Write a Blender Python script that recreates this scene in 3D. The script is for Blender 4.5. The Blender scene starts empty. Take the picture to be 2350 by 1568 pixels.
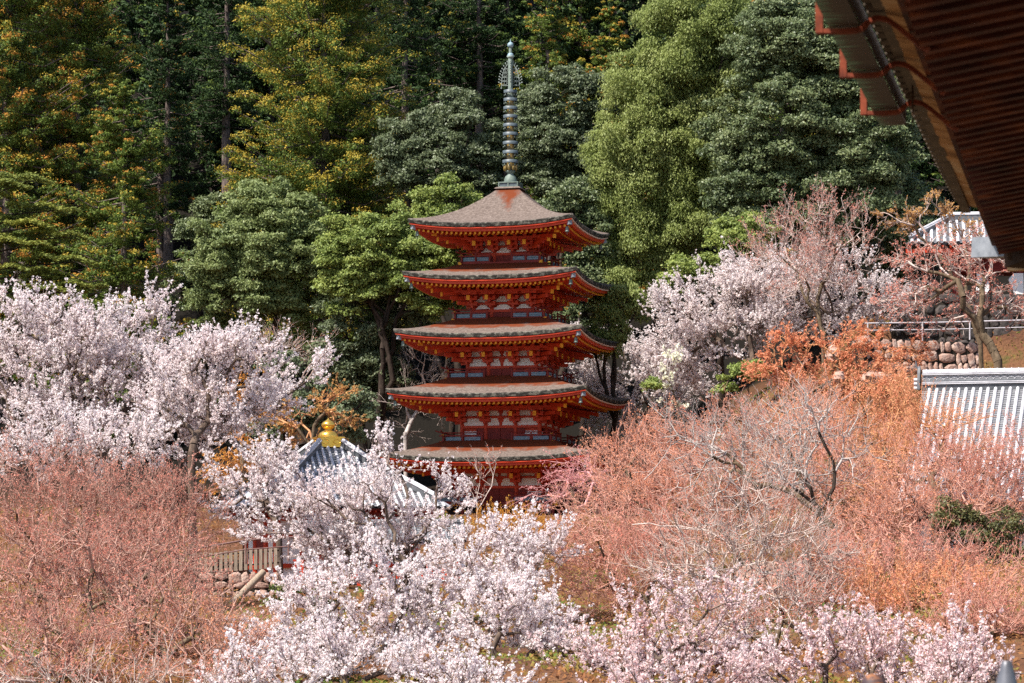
import bpy, math, random
import numpy as np
from math import sin, cos, pi, radians, sqrt, atan2

S = bpy.context.scene
# ------------------------------------------------------------------ camera
FPX, HOR, K = 3094.0, 610.0, 0.435745      # focal length and horizon in pixels of a 1024 wide frame
cam_d = bpy.data.cameras.new('camera')
cam = bpy.data.objects.new('camera', cam_d)
S.collection.objects.link(cam)
cam.location = (0, 0, 0)
cam.rotation_euler = (radians(90), 0, 0)
cam_d.sensor_width = 36.0
cam_d.lens = 36.0 * FPX / 1024
cam_d.shift_y = (HOR - 341.5) / 1024
cam_d.clip_start, cam_d.clip_end = 0.5, 3000
cam_d.dof.use_dof = True
cam_d.dof.focus_distance = 190
cam_d.dof.aperture_fstop = 5.6
S.camera = cam
# ------------------------------------------------------------------ light
SUN_EL, SUN_AZ = radians(55), radians(52)   # azimuth: to the left of straight behind the camera
w = bpy.data.worlds.new('World'); S.world = w; w.use_nodes = True
nt = w.node_tree; nt.nodes.clear()
sky = nt.nodes.new('ShaderNodeTexSky'); sky.sky_type = 'NISHITA'; sky.sun_disc = False
sky.sun_elevation = SUN_EL; sky.sun_rotation = pi + SUN_AZ
bg = nt.nodes.new('ShaderNodeBackground'); bg.inputs[1].default_value = 0.095
wo = nt.nodes.new('ShaderNodeOutputWorld')
nt.links.new(sky.outputs[0], bg.inputs[0]); nt.links.new(bg.outputs[0], wo.inputs[0])
sd = bpy.data.lights.new('sun', 'SUN'); sd.energy = 4.8; sd.angle = radians(0.5); sd.color = (1.0, 0.955, 0.88)
sun = bpy.data.objects.new('sun', sd); S.collection.objects.link(sun)
sun.rotation_euler = (pi / 2 - SUN_EL, 0, -SUN_AZ)
sun.location = (-60, -60, 120)
S.view_settings.view_transform = 'Standard'; S.view_settings.look = 'None'
S.view_settings.exposure = 0.97; S.view_settings.gamma = 1.0
S.cycles.use_denoising = False; S.cycles.max_bounces = 8; S.cycles.diffuse_bounces = 5; S.cycles.glossy_bounces = 2
S.cycles.transmission_bounces = 4; S.cycles.transparent_max_bounces = 4

COL = S.collection
rng = np.random.default_rng(7)
random.seed(7)

def W(px, py, Y):
    """a point at depth Y seen at (px, py) of a 2350 wide view"""
    return np.array([(px * K - 512) / FPX * Y, Y, (HOR - py * K) / FPX * Y])

def ss(t):
    t = np.clip(t, 0, 1); return t * t * (3 - 2 * t)

BY = [-60, 20, 60, 80, 95, 110, 130, 150, 165, 180, 193, 207, 218, 240, 270, 300, 340, 420, 700]
BZ = [-22, -20, -13, -6.5, -3.6, -2, -0.6, 0.5, 1.7, 4, 5.9, 6.3, 9.5, 20, 36, 53, 72, 90, 120]
def ground(x, y):
    x = np.asarray(x, float); y = np.asarray(y, float)
    h = np.interp(y, BY, BZ)
    h = h + 8.6 * ss((x - 8) / 10) * ss((y - 158) / 28) * (1 - ss((y - 205) / 45))
    h = h + 4.3 * ss((x - 19) / 5) * ss((y - 196) / 5) * (1 - ss((y - 215) / 40))
    h = h + 1.6 * ss((x - 8) / 14) * ss((y - 90) / 20) * (1 - ss((y - 150) / 20))
    n = 0.35 * np.sin(x * .31 + 1.3) * np.cos(y * .23) + 0.2 * np.sin(x * .83 + y * .6)
    return h + n * ss((y - 60) / 30) * np.where((np.abs(x) < 12) & (y > 188) & (y < 210), 0.2, 1)

# ------------------------------------------------------------------ materials
def srgb(r, g, b):
    f = lambda c: c / 12.92 if c <= 0.04045 else ((c + 0.055) / 1.055) ** 2.4
    return (f(r / 255), f(g / 255), f(b / 255), 1)
def lin(r, g, b): return (r, g, b, 1)

def new_mat(name):
    m = bpy.data.materials.new(name); m.use_nodes = True
    t = m.node_tree; t.nodes.clear()
    o = t.nodes.new('ShaderNodeOutputMaterial')
    p = t.nodes.new('ShaderNodeBsdfPrincipled')
    t.links.new(p.outputs[0], o.inputs[0])
    return m, t, p, o

def ramp_node(t, stops):
    r = t.nodes.new('ShaderNodeValToRGB'); e = r.color_ramp.elements
    while len(e) < len(stops): e.new(0.5)
    for k, (pos, c) in enumerate(stops): e[k].position = pos; e[k].color = c
    return r

def noise_mat(name, stops, scale=4, detail=5, rough=0.8, spec=0.3, bump=0.0, bscale=None, metal=0.0, stretch=None, distort=0.0):
    m, t, p, o = new_mat(name)
    tc = t.nodes.new('ShaderNodeTexCoord'); src = tc.outputs['Object']
    if stretch:
        mp = t.nodes.new('ShaderNodeMapping'); mp.inputs['Scale'].default_value = stretch
        t.links.new(src, mp.inputs[0]); src = mp.outputs[0]
    n = t.nodes.new('ShaderNodeTexNoise'); n.inputs['Scale'].default_value = scale
    n.inputs['Detail'].default_value = detail; n.inputs['Roughness'].default_value = 0.65
    n.inputs['Distortion'].default_value = distort
    t.links.new(src, n.inputs['Vector'])
    r = ramp_node(t, stops); t.links.new(n.outputs['Fac'], r.inputs[0]); t.links.new(r.outputs[0], p.inputs['Base Color'])
    p.inputs['Roughness'].default_value = rough; p.inputs['Specular IOR Level'].default_value = spec
    p.inputs['Metallic'].default_value = metal
    if bump:
        n2 = t.nodes.new('ShaderNodeTexNoise'); n2.inputs['Scale'].default_value = bscale or scale * 4
        n2.inputs['Detail'].default_value = 4
        t.links.new(src, n2.inputs['Vector'])
        b = t.nodes.new('ShaderNodeBump'); b.inputs['Strength'].default_value = bump; b.inputs['Distance'].default_value = 0.1
        t.links.new(n2.outputs['Fac'], b.inputs['Height']); t.links.new(b.outputs[0], p.inputs['Normal'])
    return m

def leaf_mat(name, stops, nscale=0.35, nmix=0.5, trans=0.25, rough=0.5, spec=0.4):
    """per leaf random colour mixed with a slow drift over the crown, part of the light passing through"""
    m, t, p, o = new_mat(name)
    g = t.nodes.new('ShaderNodeNewGeometry'); tc = t.nodes.new('ShaderNodeTexCoord')
    n = t.nodes.new('ShaderNodeTexNoise'); n.inputs['Scale'].default_value = nscale; n.inputs['Detail'].default_value = 3
    t.links.new(tc.outputs['Object'], n.inputs['Vector'])
    mr = t.nodes.new('ShaderNodeMapRange'); mr.inputs[1].default_value = 0.28; mr.inputs[2].default_value = 0.72
    t.links.new(n.outputs['Fac'], mr.inputs[0])
    mx = t.nodes.new('ShaderNodeMix'); mx.data_type = 'FLOAT'; mx.inputs[0].default_value = nmix
    t.links.new(g.outputs['Random Per Island'], mx.inputs[2]); t.links.new(mr.outputs[0], mx.inputs[3])
    r = ramp_node(t, stops); t.links.new(mx.outputs[0], r.inputs[0])
    t.links.new(r.outputs[0], p.inputs['Base Color'])
    p.inputs['Roughness'].default_value = rough; p.inputs['Specular IOR Level'].default_value = spec
    if trans:
        tr = t.nodes.new('ShaderNodeBsdfTranslucent'); t.links.new(r.outputs[0], tr.inputs[0])
        ms = t.nodes.new('ShaderNodeMixShader'); ms.inputs[0].default_value = trans
        t.links.new(p.outputs[0], ms.inputs[1]); t.links.new(tr.outputs[0], ms.inputs[2])
        t.links.new(ms.outputs[0], o.inputs[0])
    return m

M = {}
M['red'] = noise_mat('vermilion_paint', [(0.3, lin(.42, .030, .007)), (0.5, lin(.54, .046, .011)), (0.75, lin(.62, .062, .016))], 1.2, 4, 0.55, 0.35)
M['dred'] = noise_mat('dark_red_paint', [(0.3, lin(.16, .014, .010)), (0.7, lin(.24, .022, .014))], 2, 4, 0.6, 0.3)
M['yellow'] = noise_mat('ochre_paint', [(0.3, lin(.72, .30, .015)), (0.7, lin(.85, .40, .03))], 3, 3, 0.6, 0.3)
M['white'] = noise_mat('plaster', [(0.3, lin(.82, .77, .74)), (0.7, lin(.90, .87, .84))], 2, 4, 0.9, 0.2)
M['cream'] = noise_mat('cream_board', [(0.3, lin(.62, .42, .30)), (0.7, lin(.72, .52, .40))], 3, 4, 0.8, 0.2)
M['teal'] = noise_mat('blue_green_slat', [(0.3, lin(.07, .15, .20)), (0.7, lin(.12, .22, .28))], 6, 3, 0.6, 0.3)
M['palegrey'] = noise_mat('pale_slat', [(0.3, lin(.20, .28, .34)), (0.7, lin(.30, .38, .43))], 6, 3, 0.6, 0.3)
M['bronze'] = noise_mat('weathered_bronze', [(0.3, lin(.04, .055, .062)), (0.6, lin(.08, .10, .112)), (0.75, lin(.13, .17, .165))], 5, 5, 0.5, 0.5)
M['verdi'] = noise_mat('green_bronze', [(0.3, lin(.09, .12, .10)), (0.7, lin(.19, .23, .19))], 5, 5, 0.6, 0.4)
M['oldgold'] = noise_mat('dulled_gilding', [(0.35, lin(.10, .075, .025)), (0.7, lin(.30, .19, .04))], 6, 4, 0.45, 0.5)
M['palebronze'] = noise_mat('pale_bronze', [(0.3, lin(.17, .20, .18)), (0.7, lin(.30, .34, .30))], 5, 4, .6, .4)
M['metal'] = noise_mat('grey_metal', [(0.3, lin(.16, .17, .19)), (0.7, lin(.28, .29, .31))], 8, 3, 0.5, 0.5)

def thatch_mat():
    m, t, p, o = new_mat('bark_thatch')
    tc = t.nodes.new('ShaderNodeTexCoord')
    n = t.nodes.new('ShaderNodeTexNoise'); n.inputs['Scale'].default_value = 7; n.inputs['Detail'].default_value = 7; n.inputs['Roughness'].default_value = .85
    t.links.new(tc.outputs['Object'], n.inputs['Vector'])
    r = ramp_node(t, [(0.30, lin(.045, .033, .026)), (0.5, lin(.14, .105, .088)), (0.70, lin(.30, .24, .205))])
    t.links.new(n.outputs['Fac'], r.inputs[0])
    # rust stain running down from the cap: a patch with a shape of its own
    mp = t.nodes.new('ShaderNodeMapping'); mp.inputs['Scale'].default_value = (1.3, 1.3, .28)
    t.links.new(tc.outputs['Object'], mp.inputs[0])
    n2 = t.nodes.new('ShaderNodeTexNoise'); n2.inputs['Scale'].default_value = 1.1; n2.inputs['Detail'].default_value = 4
    t.links.new(mp.outputs[0], n2.inputs['Vector'])
    at = t.nodes.new('ShaderNodeAttribute'); at.attribute_name = 'rust'
    ad = t.nodes.new('ShaderNodeMath'); ad.operation = 'ADD'
    t.links.new(n2.outputs['Fac'], ad.inputs[0]); t.links.new(at.outputs['Fac'], ad.inputs[1])
    n3 = t.nodes.new('ShaderNodeMath'); n3.operation = 'MULTIPLY_ADD'; n3.inputs[1].default_value = .5
    t.links.new(n.outputs['Fac'], n3.inputs[0]); t.links.new(ad.outputs[0], n3.inputs[2])
    mr = t.nodes.new('ShaderNodeMapRange'); mr.inputs[1].default_value = 1.12; mr.inputs[2].default_value = 1.42
    t.links.new(n3.outputs[0], mr.inputs[0])
    mx = t.nodes.new('ShaderNodeMix'); mx.data_type = 'RGBA'
    t.links.new(mr.outputs[0], mx.inputs[0]); t.links.new(r.outputs[0], mx.inputs[6]); mx.inputs[7].default_value = lin(.14, .034, .013)
    t.links.new(mx.outputs[2], p.inputs['Base Color']); p.inputs['Roughness'].default_value = .95; p.inputs['Specular IOR Level'].default_value = .1
    b = t.nodes.new('ShaderNodeBump'); b.inputs['Strength'].default_value = .6; b.inputs['Distance'].default_value = .06
    t.links.new(n.outputs['Fac'], b.inputs['Height']); t.links.new(b.outputs[0], p.inputs['Normal'])
    return m
M['thatch'] = thatch_mat()
M['thatch_edge'] = noise_mat('mossy_thatch_edge', [(0.32, lin(.02, .018, .016)), (0.50, lin(.055, .05, .042)), (0.60, lin(.20, .18, .15)), (0.75, lin(.15, .16, .08))], 3.2, 8, .95, .1, .6, 20, stretch=(1, 1, 1.6))

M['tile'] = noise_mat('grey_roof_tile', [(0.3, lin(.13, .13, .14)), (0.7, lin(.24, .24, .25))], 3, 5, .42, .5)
M['tile_lit'] = noise_mat('sunlit_roof_tile', [(0.3, lin(.40, .385, .41)), (0.7, lin(.64, .62, .64))], 2.2, 5, .45, .5)  # paler copy of the grey tile, sunlight on ribs and caps painted in
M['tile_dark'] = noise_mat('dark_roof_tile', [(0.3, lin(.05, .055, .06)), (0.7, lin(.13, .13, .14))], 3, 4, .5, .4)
M['gold'] = noise_mat('gold_leaf', [(0.3, lin(.85, .48, .07)), (0.7, lin(.95, .60, .14))], 3, 3, .28, .5, metal=.85)
M['wood'] = noise_mat('weathered_board', [(0.3, lin(.20, .14, .10)), (0.7, lin(.42, .33, .25))], 3, 5, .85, .2, stretch=(6, 6, .6))
M['shadewood'] = noise_mat('shade_dark_timber', [(0.3, lin(.012, .006, .005)), (0.7, lin(.03, .014, .010))], 3, 5, .8, .2)  # near black: the shade under the balcony decks is put into this colour
M['darkwood'] = noise_mat('dark_timber', [(0.3, lin(.035, .018, .010)), (0.7, lin(.10, .05, .028))], 3, 5, .8, .2)
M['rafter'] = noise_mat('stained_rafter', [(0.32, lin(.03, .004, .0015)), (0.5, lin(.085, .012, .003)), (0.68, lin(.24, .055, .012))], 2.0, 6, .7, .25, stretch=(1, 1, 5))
M['soffit'] = noise_mat('shade_black_soffit', [(0.3, lin(.006, .003, .002)), (0.7, lin(.016, .006, .003))], 2.0, 5, .8, .2)  # blackened boards: the deep shade between the near rafters is painted in
M['layered'] = noise_mat('layered_eave_board', [(0.30, lin(.20, .085, .035)), (0.5, lin(.68, .36, .16)), (0.68, lin(.95, .70, .45))], 1.6, 6, .8, .2)
M['rust'] = noise_mat('rusty_iron', [(0.3, lin(.10, .022, .012)), (0.6, lin(.26, .055, .025)), (0.75, lin(.45, .14, .05))], 9, 5, .85, .2)
def gutter_mat():
    m, t, p, o = new_mat('copper_gutter')
    tc = t.nodes.new('ShaderNodeTexCoord')
    mp = t.nodes.new('ShaderNodeMapping'); mp.inputs['Scale'].default_value = (1.2, 9, 3)
    t.links.new(tc.outputs['Object'], mp.inputs[0])
    n = t.nodes.new('ShaderNodeTexNoise'); n.inputs['Scale'].default_value = 1.6; n.inputs['Detail'].default_value = 5
    t.links.new(mp.outputs[0], n.inputs['Vector'])
    sx = t.nodes.new('ShaderNodeSeparateXYZ'); t.links.new(tc.outputs['Object'], sx.inputs[0])
    ma = t.nodes.new('ShaderNodeMath'); ma.operation = 'MULTIPLY_ADD'; ma.inputs[1].default_value = -1.7
    t.links.new(sx.outputs[0], ma.inputs[0]); t.links.new(n.outputs['Fac'], ma.inputs[2])
    r = ramp_node(t, [(0.22, lin(.045, .026, .017)), (0.38, lin(.075, .05, .03)), (0.48, lin(.13, .26, .17)), (0.6, lin(.26, .50, .36))])
    t.links.new(ma.outputs[0], r.inputs[0]); t.links.new(r.outputs[0], p.inputs['Base Color'])
    p.inputs['Roughness'].default_value = .6
    return m
M['gutter'] = gutter_mat()

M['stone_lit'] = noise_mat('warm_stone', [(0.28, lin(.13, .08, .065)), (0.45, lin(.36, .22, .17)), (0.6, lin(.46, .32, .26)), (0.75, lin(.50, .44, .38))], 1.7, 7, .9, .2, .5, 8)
M['stone_shade'] = noise_mat('shade_dark_stone', [(0.3, lin(.022, .018, .017)), (0.5, lin(.06, .05, .045)), (0.75, lin(.13, .10, .09))], 2, 6, .9, .2, .5, 8)  # shade lying on the wall below the gate is put into the stone colour
M['joint'] = noise_mat('wall_joint_soil', [(0.3, lin(.015, .012, .01)), (0.7, lin(.05, .04, .03))], 3, 4, .95, .1)

def ground_mat():
    m, t, p, o = new_mat('litter_moss_and_shade')
    tc = t.nodes.new('ShaderNodeTexCoord')
    n = t.nodes.new('ShaderNodeTexNoise'); n.inputs['Scale'].default_value = .22; n.inputs['Detail'].default_value = 7; n.inputs['Roughness'].default_value = .7
    t.links.new(tc.outputs['Object'], n.inputs['Vector'])
    r = ramp_node(t, [(0.30, lin(.05, .03, .018)), (0.45, lin(.11, .050, .028)), (0.55, lin(.15, .072, .036)), (0.64, lin(.085, .075, .024)), (0.75, lin(.035, .065, .014))])
    t.links.new(n.outputs['Fac'], r.inputs[0])
    sx = t.nodes.new('ShaderNodeSeparateXYZ'); t.links.new(tc.outputs['Object'], sx.inputs[0])
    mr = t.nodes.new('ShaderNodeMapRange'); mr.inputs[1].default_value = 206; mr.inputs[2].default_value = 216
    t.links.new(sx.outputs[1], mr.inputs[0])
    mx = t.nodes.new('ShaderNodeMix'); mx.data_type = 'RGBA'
    t.links.new(mr.outputs[0], mx.inputs[0]); t.links.new(r.outputs[0], mx.inputs[6]); mx.inputs[7].default_value = lin(.010, .008, .006)  # behind the pagoda the wood's shade is darkened into the ground colour
    m2 = t.nodes.new('ShaderNodeMapRange'); m2.inputs[1].default_value = 82; m2.inputs[2].default_value = 70
    t.links.new(sx.outputs[1], m2.inputs[0])
    mx2 = t.nodes.new('ShaderNodeMix'); mx2.data_type = 'RGBA'
    t.links.new(m2.outputs[0], mx2.inputs[0]); t.links.new(mx.outputs[2], mx2.inputs[6]); mx2.inputs[7].default_value = lin(.060, .044, .027)
    t.links.new(mx2.outputs[2], p.inputs['Base Color']); p.inputs['Roughness'].default_value = .95; p.inputs['Specular IOR Level'].default_value = .1
    n2 = t.nodes.new('ShaderNodeTexNoise'); n2.inputs['Scale'].default_value = 5; n2.inputs['Detail'].default_value = 5
    t.links.new(tc.outputs['Object'], n2.inputs['Vector'])
    b = t.nodes.new('ShaderNodeBump'); b.inputs['Strength'].default_value = .8; b.inputs['Distance'].default_value = .2
    t.links.new(n2.outputs['Fac'], b.inputs['Height']); t.links.new(b.outputs[0], p.inputs['Normal'])
    return m
M['ground'] = ground_mat()

def bark(name, a, b): return noise_mat(name, [(0.32, lin(*a)), (0.68, lin(*b))], 3, 5, .9, .15, .4, 14, stretch=(1.5, 1.5, .5))
M['bark_cherry'] = bark('cherry_bark', (.045, .030, .024), (.17, .12, .09))
M['twig_cherry'] = bark('cherry_twig', (.15, .10, .08), (.34, .25, .21))
M['bark_maple'] = bark('maple_bark', (.05, .035, .02), (.20, .14, .09))
M['twig_pale'] = bark('pale_twig', (.36, .26, .22), (.66, .54, .48))
M['twig_grey'] = bark('grey_twig', (.30, .25, .23), (.58, .51, .47))
M['twig_red'] = bark('reddish_twig', (.46, .22, .16), (.72, .42, .33))
M['twig_rose'] = bark('rose_brown_twig', (.30, .155, .12), (.56, .35, .28))
M['twig_orange'] = bark('orange_twig', (.48, .20, .09), (.74, .40, .20))
M['twig_pink'] = bark('pink_twig', (.52, .22, .22), (.75, .42, .40))
M['twig_gold'] = bark('golden_twig', (.40, .18, .03), (.62, .33, .08))
M['bark_dark'] = bark('dark_bark', (.018, .012, .009), (.06, .042, .032))
M['bark_cedar'] = bark('cedar_bark', (.06, .045, .040), (.20, .15, .13))

M['blossom'] = leaf_mat('white_pink_blossom', [(0.0, lin(0.84, 0.68, 0.68)), (0.3, lin(0.91, 0.81, 0.81)), (0.7, lin(0.935, 0.875, 0.87)), (1.0, lin(0.95, 0.92, 0.91))], .5, .35, .5, .8, .05)
M['blossom_pink'] = leaf_mat('pink_blossom', [(0.0, lin(0.66, 0.34, 0.28)), (0.2, lin(0.84, 0.6, 0.59)), (0.6, lin(0.91, 0.79, 0.79)), (1.0, lin(0.94, 0.88, 0.87))], .5, .3, .5, .8, .05)
M['blossom_dull'] = leaf_mat('pale_sparse_blossom', [(0.0, lin(0.74, 0.6, 0.56)), (0.3, lin(0.89, 0.8, 0.79)), (1.0, lin(0.94, 0.89, 0.88))], .5, .3, .5, .8, .05)
M['magnolia'] = leaf_mat('cream_magnolia_flower', [(0.0, lin(.86, .84, .62)), (1.0, lin(.93, .91, .76))], .5, .3, .45, .7, .1)
M['bud_red'] = leaf_mat('red_maple_bud', [(0.0, lin(0.46, 0.13, 0.09)), (0.5, lin(0.68, 0.27, 0.2)), (1.0, lin(0.78, 0.42, 0.33))], .3, .45, .4, .7, .1)
M['bud_orange'] = leaf_mat('orange_maple_bud', [(0.0, lin(0.6, 0.19, 0.09)), (0.5, lin(0.78, 0.33, 0.19)), (1.0, lin(0.84, 0.46, 0.28))], .3, .5, .4, .7, .1)
M['bud_pink'] = leaf_mat('pink_bud', [(0.0, lin(.62, .18, .18)), (0.5, lin(.78, .34, .34)), (1.0, lin(.85, .50, .48))], .3, .4, .4, .7, .1)
M['bud_gold'] = leaf_mat('golden_bud', [(0.0, lin(0.48, 0.18, 0.025)), (0.5, lin(0.66, 0.3, 0.05)), (1.0, lin(0.7, 0.42, 0.11))], .3, .4, .4, .7, .1)
M['leaf_tan'] = leaf_mat('tan_young_leaf', [(0.0, lin(0.36, 0.17, 0.06)), (0.5, lin(0.52, 0.28, 0.09)), (1.0, lin(0.58, 0.38, 0.16))], .3, .5, .35, .7, .1)
M['leaf_olive'] = leaf_mat('olive_evergreen_leaf', [(0.0, lin(0.1, 0.135, 0.046)), (0.5, lin(0.2, 0.245, 0.082)), (1.0, lin(0.32, 0.355, 0.14))], .4, .45, .3, .55, .35)
M['leaf_mid'] = leaf_mat('green_evergreen_leaf', [(0.0, lin(0.085, 0.13, 0.034)), (0.5, lin(0.21, 0.265, 0.06)), (1.0, lin(0.36, 0.39, 0.095))], .4, .5, .3, .55, .35)
M['leaf_grey'] = leaf_mat('grey_green_leaf', [(0.0, lin(0.05, 0.07, 0.034)), (0.5, lin(0.12, 0.15, 0.07)), (1.0, lin(0.24, 0.265, 0.14))], .4, .45, .25, .5, .4)
M['leaf_lime'] = leaf_mat('yellow_green_leaf', [(0.0, lin(0.13, 0.17, 0.045)), (0.5, lin(0.25, 0.295, 0.08)), (1.0, lin(0.4, 0.42, 0.16))], .22, .55, .38, .55, .3)
M['leaf_dark'] = leaf_mat('dark_glossy_leaf', [(0.0, lin(0.05, 0.078, 0.032)), (0.5, lin(0.12, 0.155, 0.062)), (1.0, lin(0.25, 0.275, 0.12))], .35, .45, .2, .5, .4)
M['cedar_green'] = leaf_mat('cedar_needle', [(0.0, lin(0.045, 0.08, 0.016)), (0.5, lin(0.105, 0.155, 0.026)), (1.0, lin(0.21, 0.235, 0.045))], .3, .5, .2, .6, .2)
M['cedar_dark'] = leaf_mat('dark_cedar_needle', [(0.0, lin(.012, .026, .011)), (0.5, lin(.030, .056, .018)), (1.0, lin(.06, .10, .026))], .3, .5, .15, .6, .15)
M['cedar_gold'] = leaf_mat('golden_cedar_tip', [(0.0, lin(0.23, 0.21, 0.03)), (0.5, lin(0.4, 0.3, 0.04)), (1.0, lin(0.52, 0.33, 0.055))], .3, .5, .25, .6, .15)
M['cedar_rust'] = leaf_mat('rusty_cedar_tip', [(0.0, lin(0.24, 0.16, 0.025)), (0.5, lin(0.46, 0.21, 0.035)), (1.0, lin(0.56, 0.23, 0.05))], .3, .5, .25, .6, .15)
M['pine'] = leaf_mat('pine_needle', [(0.0, lin(.05, .075, .022)), (0.5, lin(.17, .195, .04)), (1.0, lin(.33, .32, .06))], .3, .5, .2, .6, .2)
M['ivy'] = leaf_mat('dark_ivy_leaf', [(0.0, lin(.04, .045, .016)), (0.6, lin(.12, .115, .04)), (1.0, lin(.20, .17, .06))], .6, .3, .2, .5, .3)
M['cover'] = leaf_mat('ground_cover_leaf', [(0.0, lin(.07, .040, .02)), (0.28, lin(.26, .11, .05)), (0.48, lin(.34, .16, .06)), (0.66, lin(.22, .19, .045)), (0.8, lin(.10, .16, .03)), (1.0, lin(.05, .10, .02))], .16, .75, .3, .7, .1)

# ------------------------------------------------------------------ object helpers
def tag(o, label=None, cat=None, group=None, kind=None):
    if label: o['label'] = label
    if cat: o['category'] = cat
    if group: o['group'] = group
    if kind: o['kind'] = kind
    return o
def empty(name, loc, label, cat, group=None, rz=0):
    o = bpy.data.objects.new(name, None); COL.objects.link(o)
    o.location = [float(c) for c in loc]; o.rotation_euler = (0, 0, rz); o.empty_display_size = .3
    return tag(o, label, cat, group)
def copy_tree(o, parent=None):
    c = o.copy(); COL.objects.link(c)
    if parent: c.parent = parent
    for ch in list(o.children): copy_tree(ch, c)
    return c

class MB:
    """collects faces of one mesh"""
    def __init__(s): s.v = []; s.f = []; s.m = []; s.sm = []
    def add(s, vs, fs, mi=0, smooth=False):
        n = len(s.v); s.v += [tuple(float(q) for q in p) for p in vs]
        for f in fs: s.f.append(tuple(i + n for i in f)); s.m.append(mi); s.sm.append(smooth)
    def hexa(s, p, mi=0):   # 8 points: bottom ring 0-3, top ring 4-7
        s.add(p, [(3, 2, 1, 0), (4, 5, 6, 7), (0, 1, 5, 4), (1, 2, 6, 5), (2, 3, 7, 6), (3, 0, 4, 7)], mi)
    def box(s, c, d, mi=0, rz=0, taper=1.0):
        x, y, z = c; a, b, h = d[0] / 2, d[1] / 2, d[2] / 2; cr, sr = cos(rz), sin(rz)
        P = []
        for zz, k in ((-h, 1), (h, taper)):
            for ux, uy in ((-a, -b), (a, -b), (a, b), (-a, b)):
                ux *= k; uy *= k
                P.append((x + ux * cr - uy * sr, y + ux * sr + uy * cr, z + zz))
        s.hexa(P, mi)
    def beam(s, p, q, w, h, mi=0, up=(0, 0, 1)):
        p = np.array(p, float); q = np.array(q, float); d = q - p; d /= np.linalg.norm(d) + 1e-9
        u = np.cross(d, up); u /= np.linalg.norm(u) + 1e-9; v = np.cross(u, d)
        P = []
        for zz in (-h / 2, h / 2):
            for e, uu in ((p, -w / 2), (p, w / 2), (q, w / 2), (q, -w / 2)): P.append(e + u * uu + v * zz)
        s.hexa(P, mi)
    def tube(s, pts, r, k=8, mi=0, caps=True):
        pts = [np.array(p, float) for p in pts]
        if not hasattr(r, '__len__'): r = [r] * len(pts)
        vs = []; fs = []; u = None
        for i, p in enumerate(pts):
            d = pts[min(i + 1, len(pts) - 1)] - pts[max(i - 1, 0)]; d /= np.linalg.norm(d) + 1e-9
            if u is None:
                u = np.cross(d, (0, 0, 1) if abs(d[2]) < .9 else (1, 0, 0))
            u = u - d * np.dot(u, d); u /= np.linalg.norm(u) + 1e-9; v = np.cross(d, u)
            for j in range(k):
                a = 2 * pi * j / k; vs.append(p + (u * cos(a) + v * sin(a)) * r[i])
        for i in range(len(pts) - 1):
            for j in range(k):
                a = i * k + j; b = i * k + (j + 1) % k; fs.append((a, b, b + k, a + k))
        s.add(vs, fs, mi, True)
        if caps:
            n = len(pts) - 1
            s.add([vs[j] for j in range(k)], [tuple(range(k))[::-1]], mi); s.add([vs[n * k + j] for j in range(k)], [tuple(range(k))], mi)
    def lathe(s, prof, c=(0, 0, 0), k=20, mi=0):
        vs = []; fs = []
        for (r, z) in prof:
            for j in range(k):
                a = 2 * pi * j / k; vs.append((c[0] + r * cos(a), c[1] + r * sin(a), c[2] + z))
        for i in range(len(prof) - 1):
            for j in range(k):
                a = i * k + j; b = i * k + (j + 1) % k; fs.append((a, b, b + k, a + k))
        s.add(vs, fs, mi, True)
    def prism(s, poly, p0, ux, uz, n, th, mi=0):
        """flat outline poly [(a,b)] in the plane p0 + a*ux + b*uz, thickness th along n"""
        p0 = np.array(p0, float); ux = np.array(ux, float); uz = np.array(uz, float); n = np.array(n, float)
        A = [p0 + a * ux + b * uz for a, b in poly]; k = len(A); B = [p + n * th for p in A]
        s.add(A + B, [tuple(range(k))[::-1], tuple(range(k, 2 * k))] + [(i, (i + 1) % k, (i + 1) % k + k, i + k) for i in range(k)], mi)
    def build(s, name, mats, parent=None, bevel=0):
        me = bpy.data.meshes.new(name); me.from_pydata(s.v, [], s.f)
        for m in (mats if isinstance(mats, (list, tuple)) else [mats]): me.materials.append(m)
        me.polygons.foreach_set('material_index', s.m); me.polygons.foreach_set('use_smooth', s.sm); me.update()
        o = bpy.data.objects.new(name, me); COL.objects.link(o)
        if parent: o.parent = parent
        if bevel:
            b = o.modifiers.new('bevel', 'BEVEL'); b.width = bevel; b.segments = 2; b.limit_method = 'ANGLE'
        return o

def np_mesh(name, V, F, mats, parent=None, mi=None, smooth=False):
    """V (n,3), F (m,4) arrays -> one mesh object"""
    me = bpy.data.meshes.new(name); n, m = len(V), len(F)
    me.vertices.add(n); me.vertices.foreach_set('co', np.ascontiguousarray(V, np.float32).ravel())
    me.loops.add(m * 4); me.loops.foreach_set('vertex_index', np.ascontiguousarray(F, np.int32).ravel())
    me.polygons.add(m); me.polygons.foreach_set('loop_start', np.arange(0, m * 4, 4, dtype=np.int32))
    for t in (mats if isinstance(mats, (list, tuple)) else [mats]): me.materials.append(t)
    if mi is not None: me.polygons.foreach_set('material_index', np.ascontiguousarray(mi, np.int32))
    if smooth: me.polygons.foreach_set('use_smooth', np.ones(m, bool))
    me.update(calc_edges=True)
    o = bpy.data.objects.new(name, me); COL.objects.link(o)
    if parent: o.parent = parent
    return o

def unit(a): return a / (np.linalg.norm(a, axis=-1, keepdims=True) + 1e-9)
def rand_dirs(r, n): return unit(r.normal(size=(n, 3)))

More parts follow.
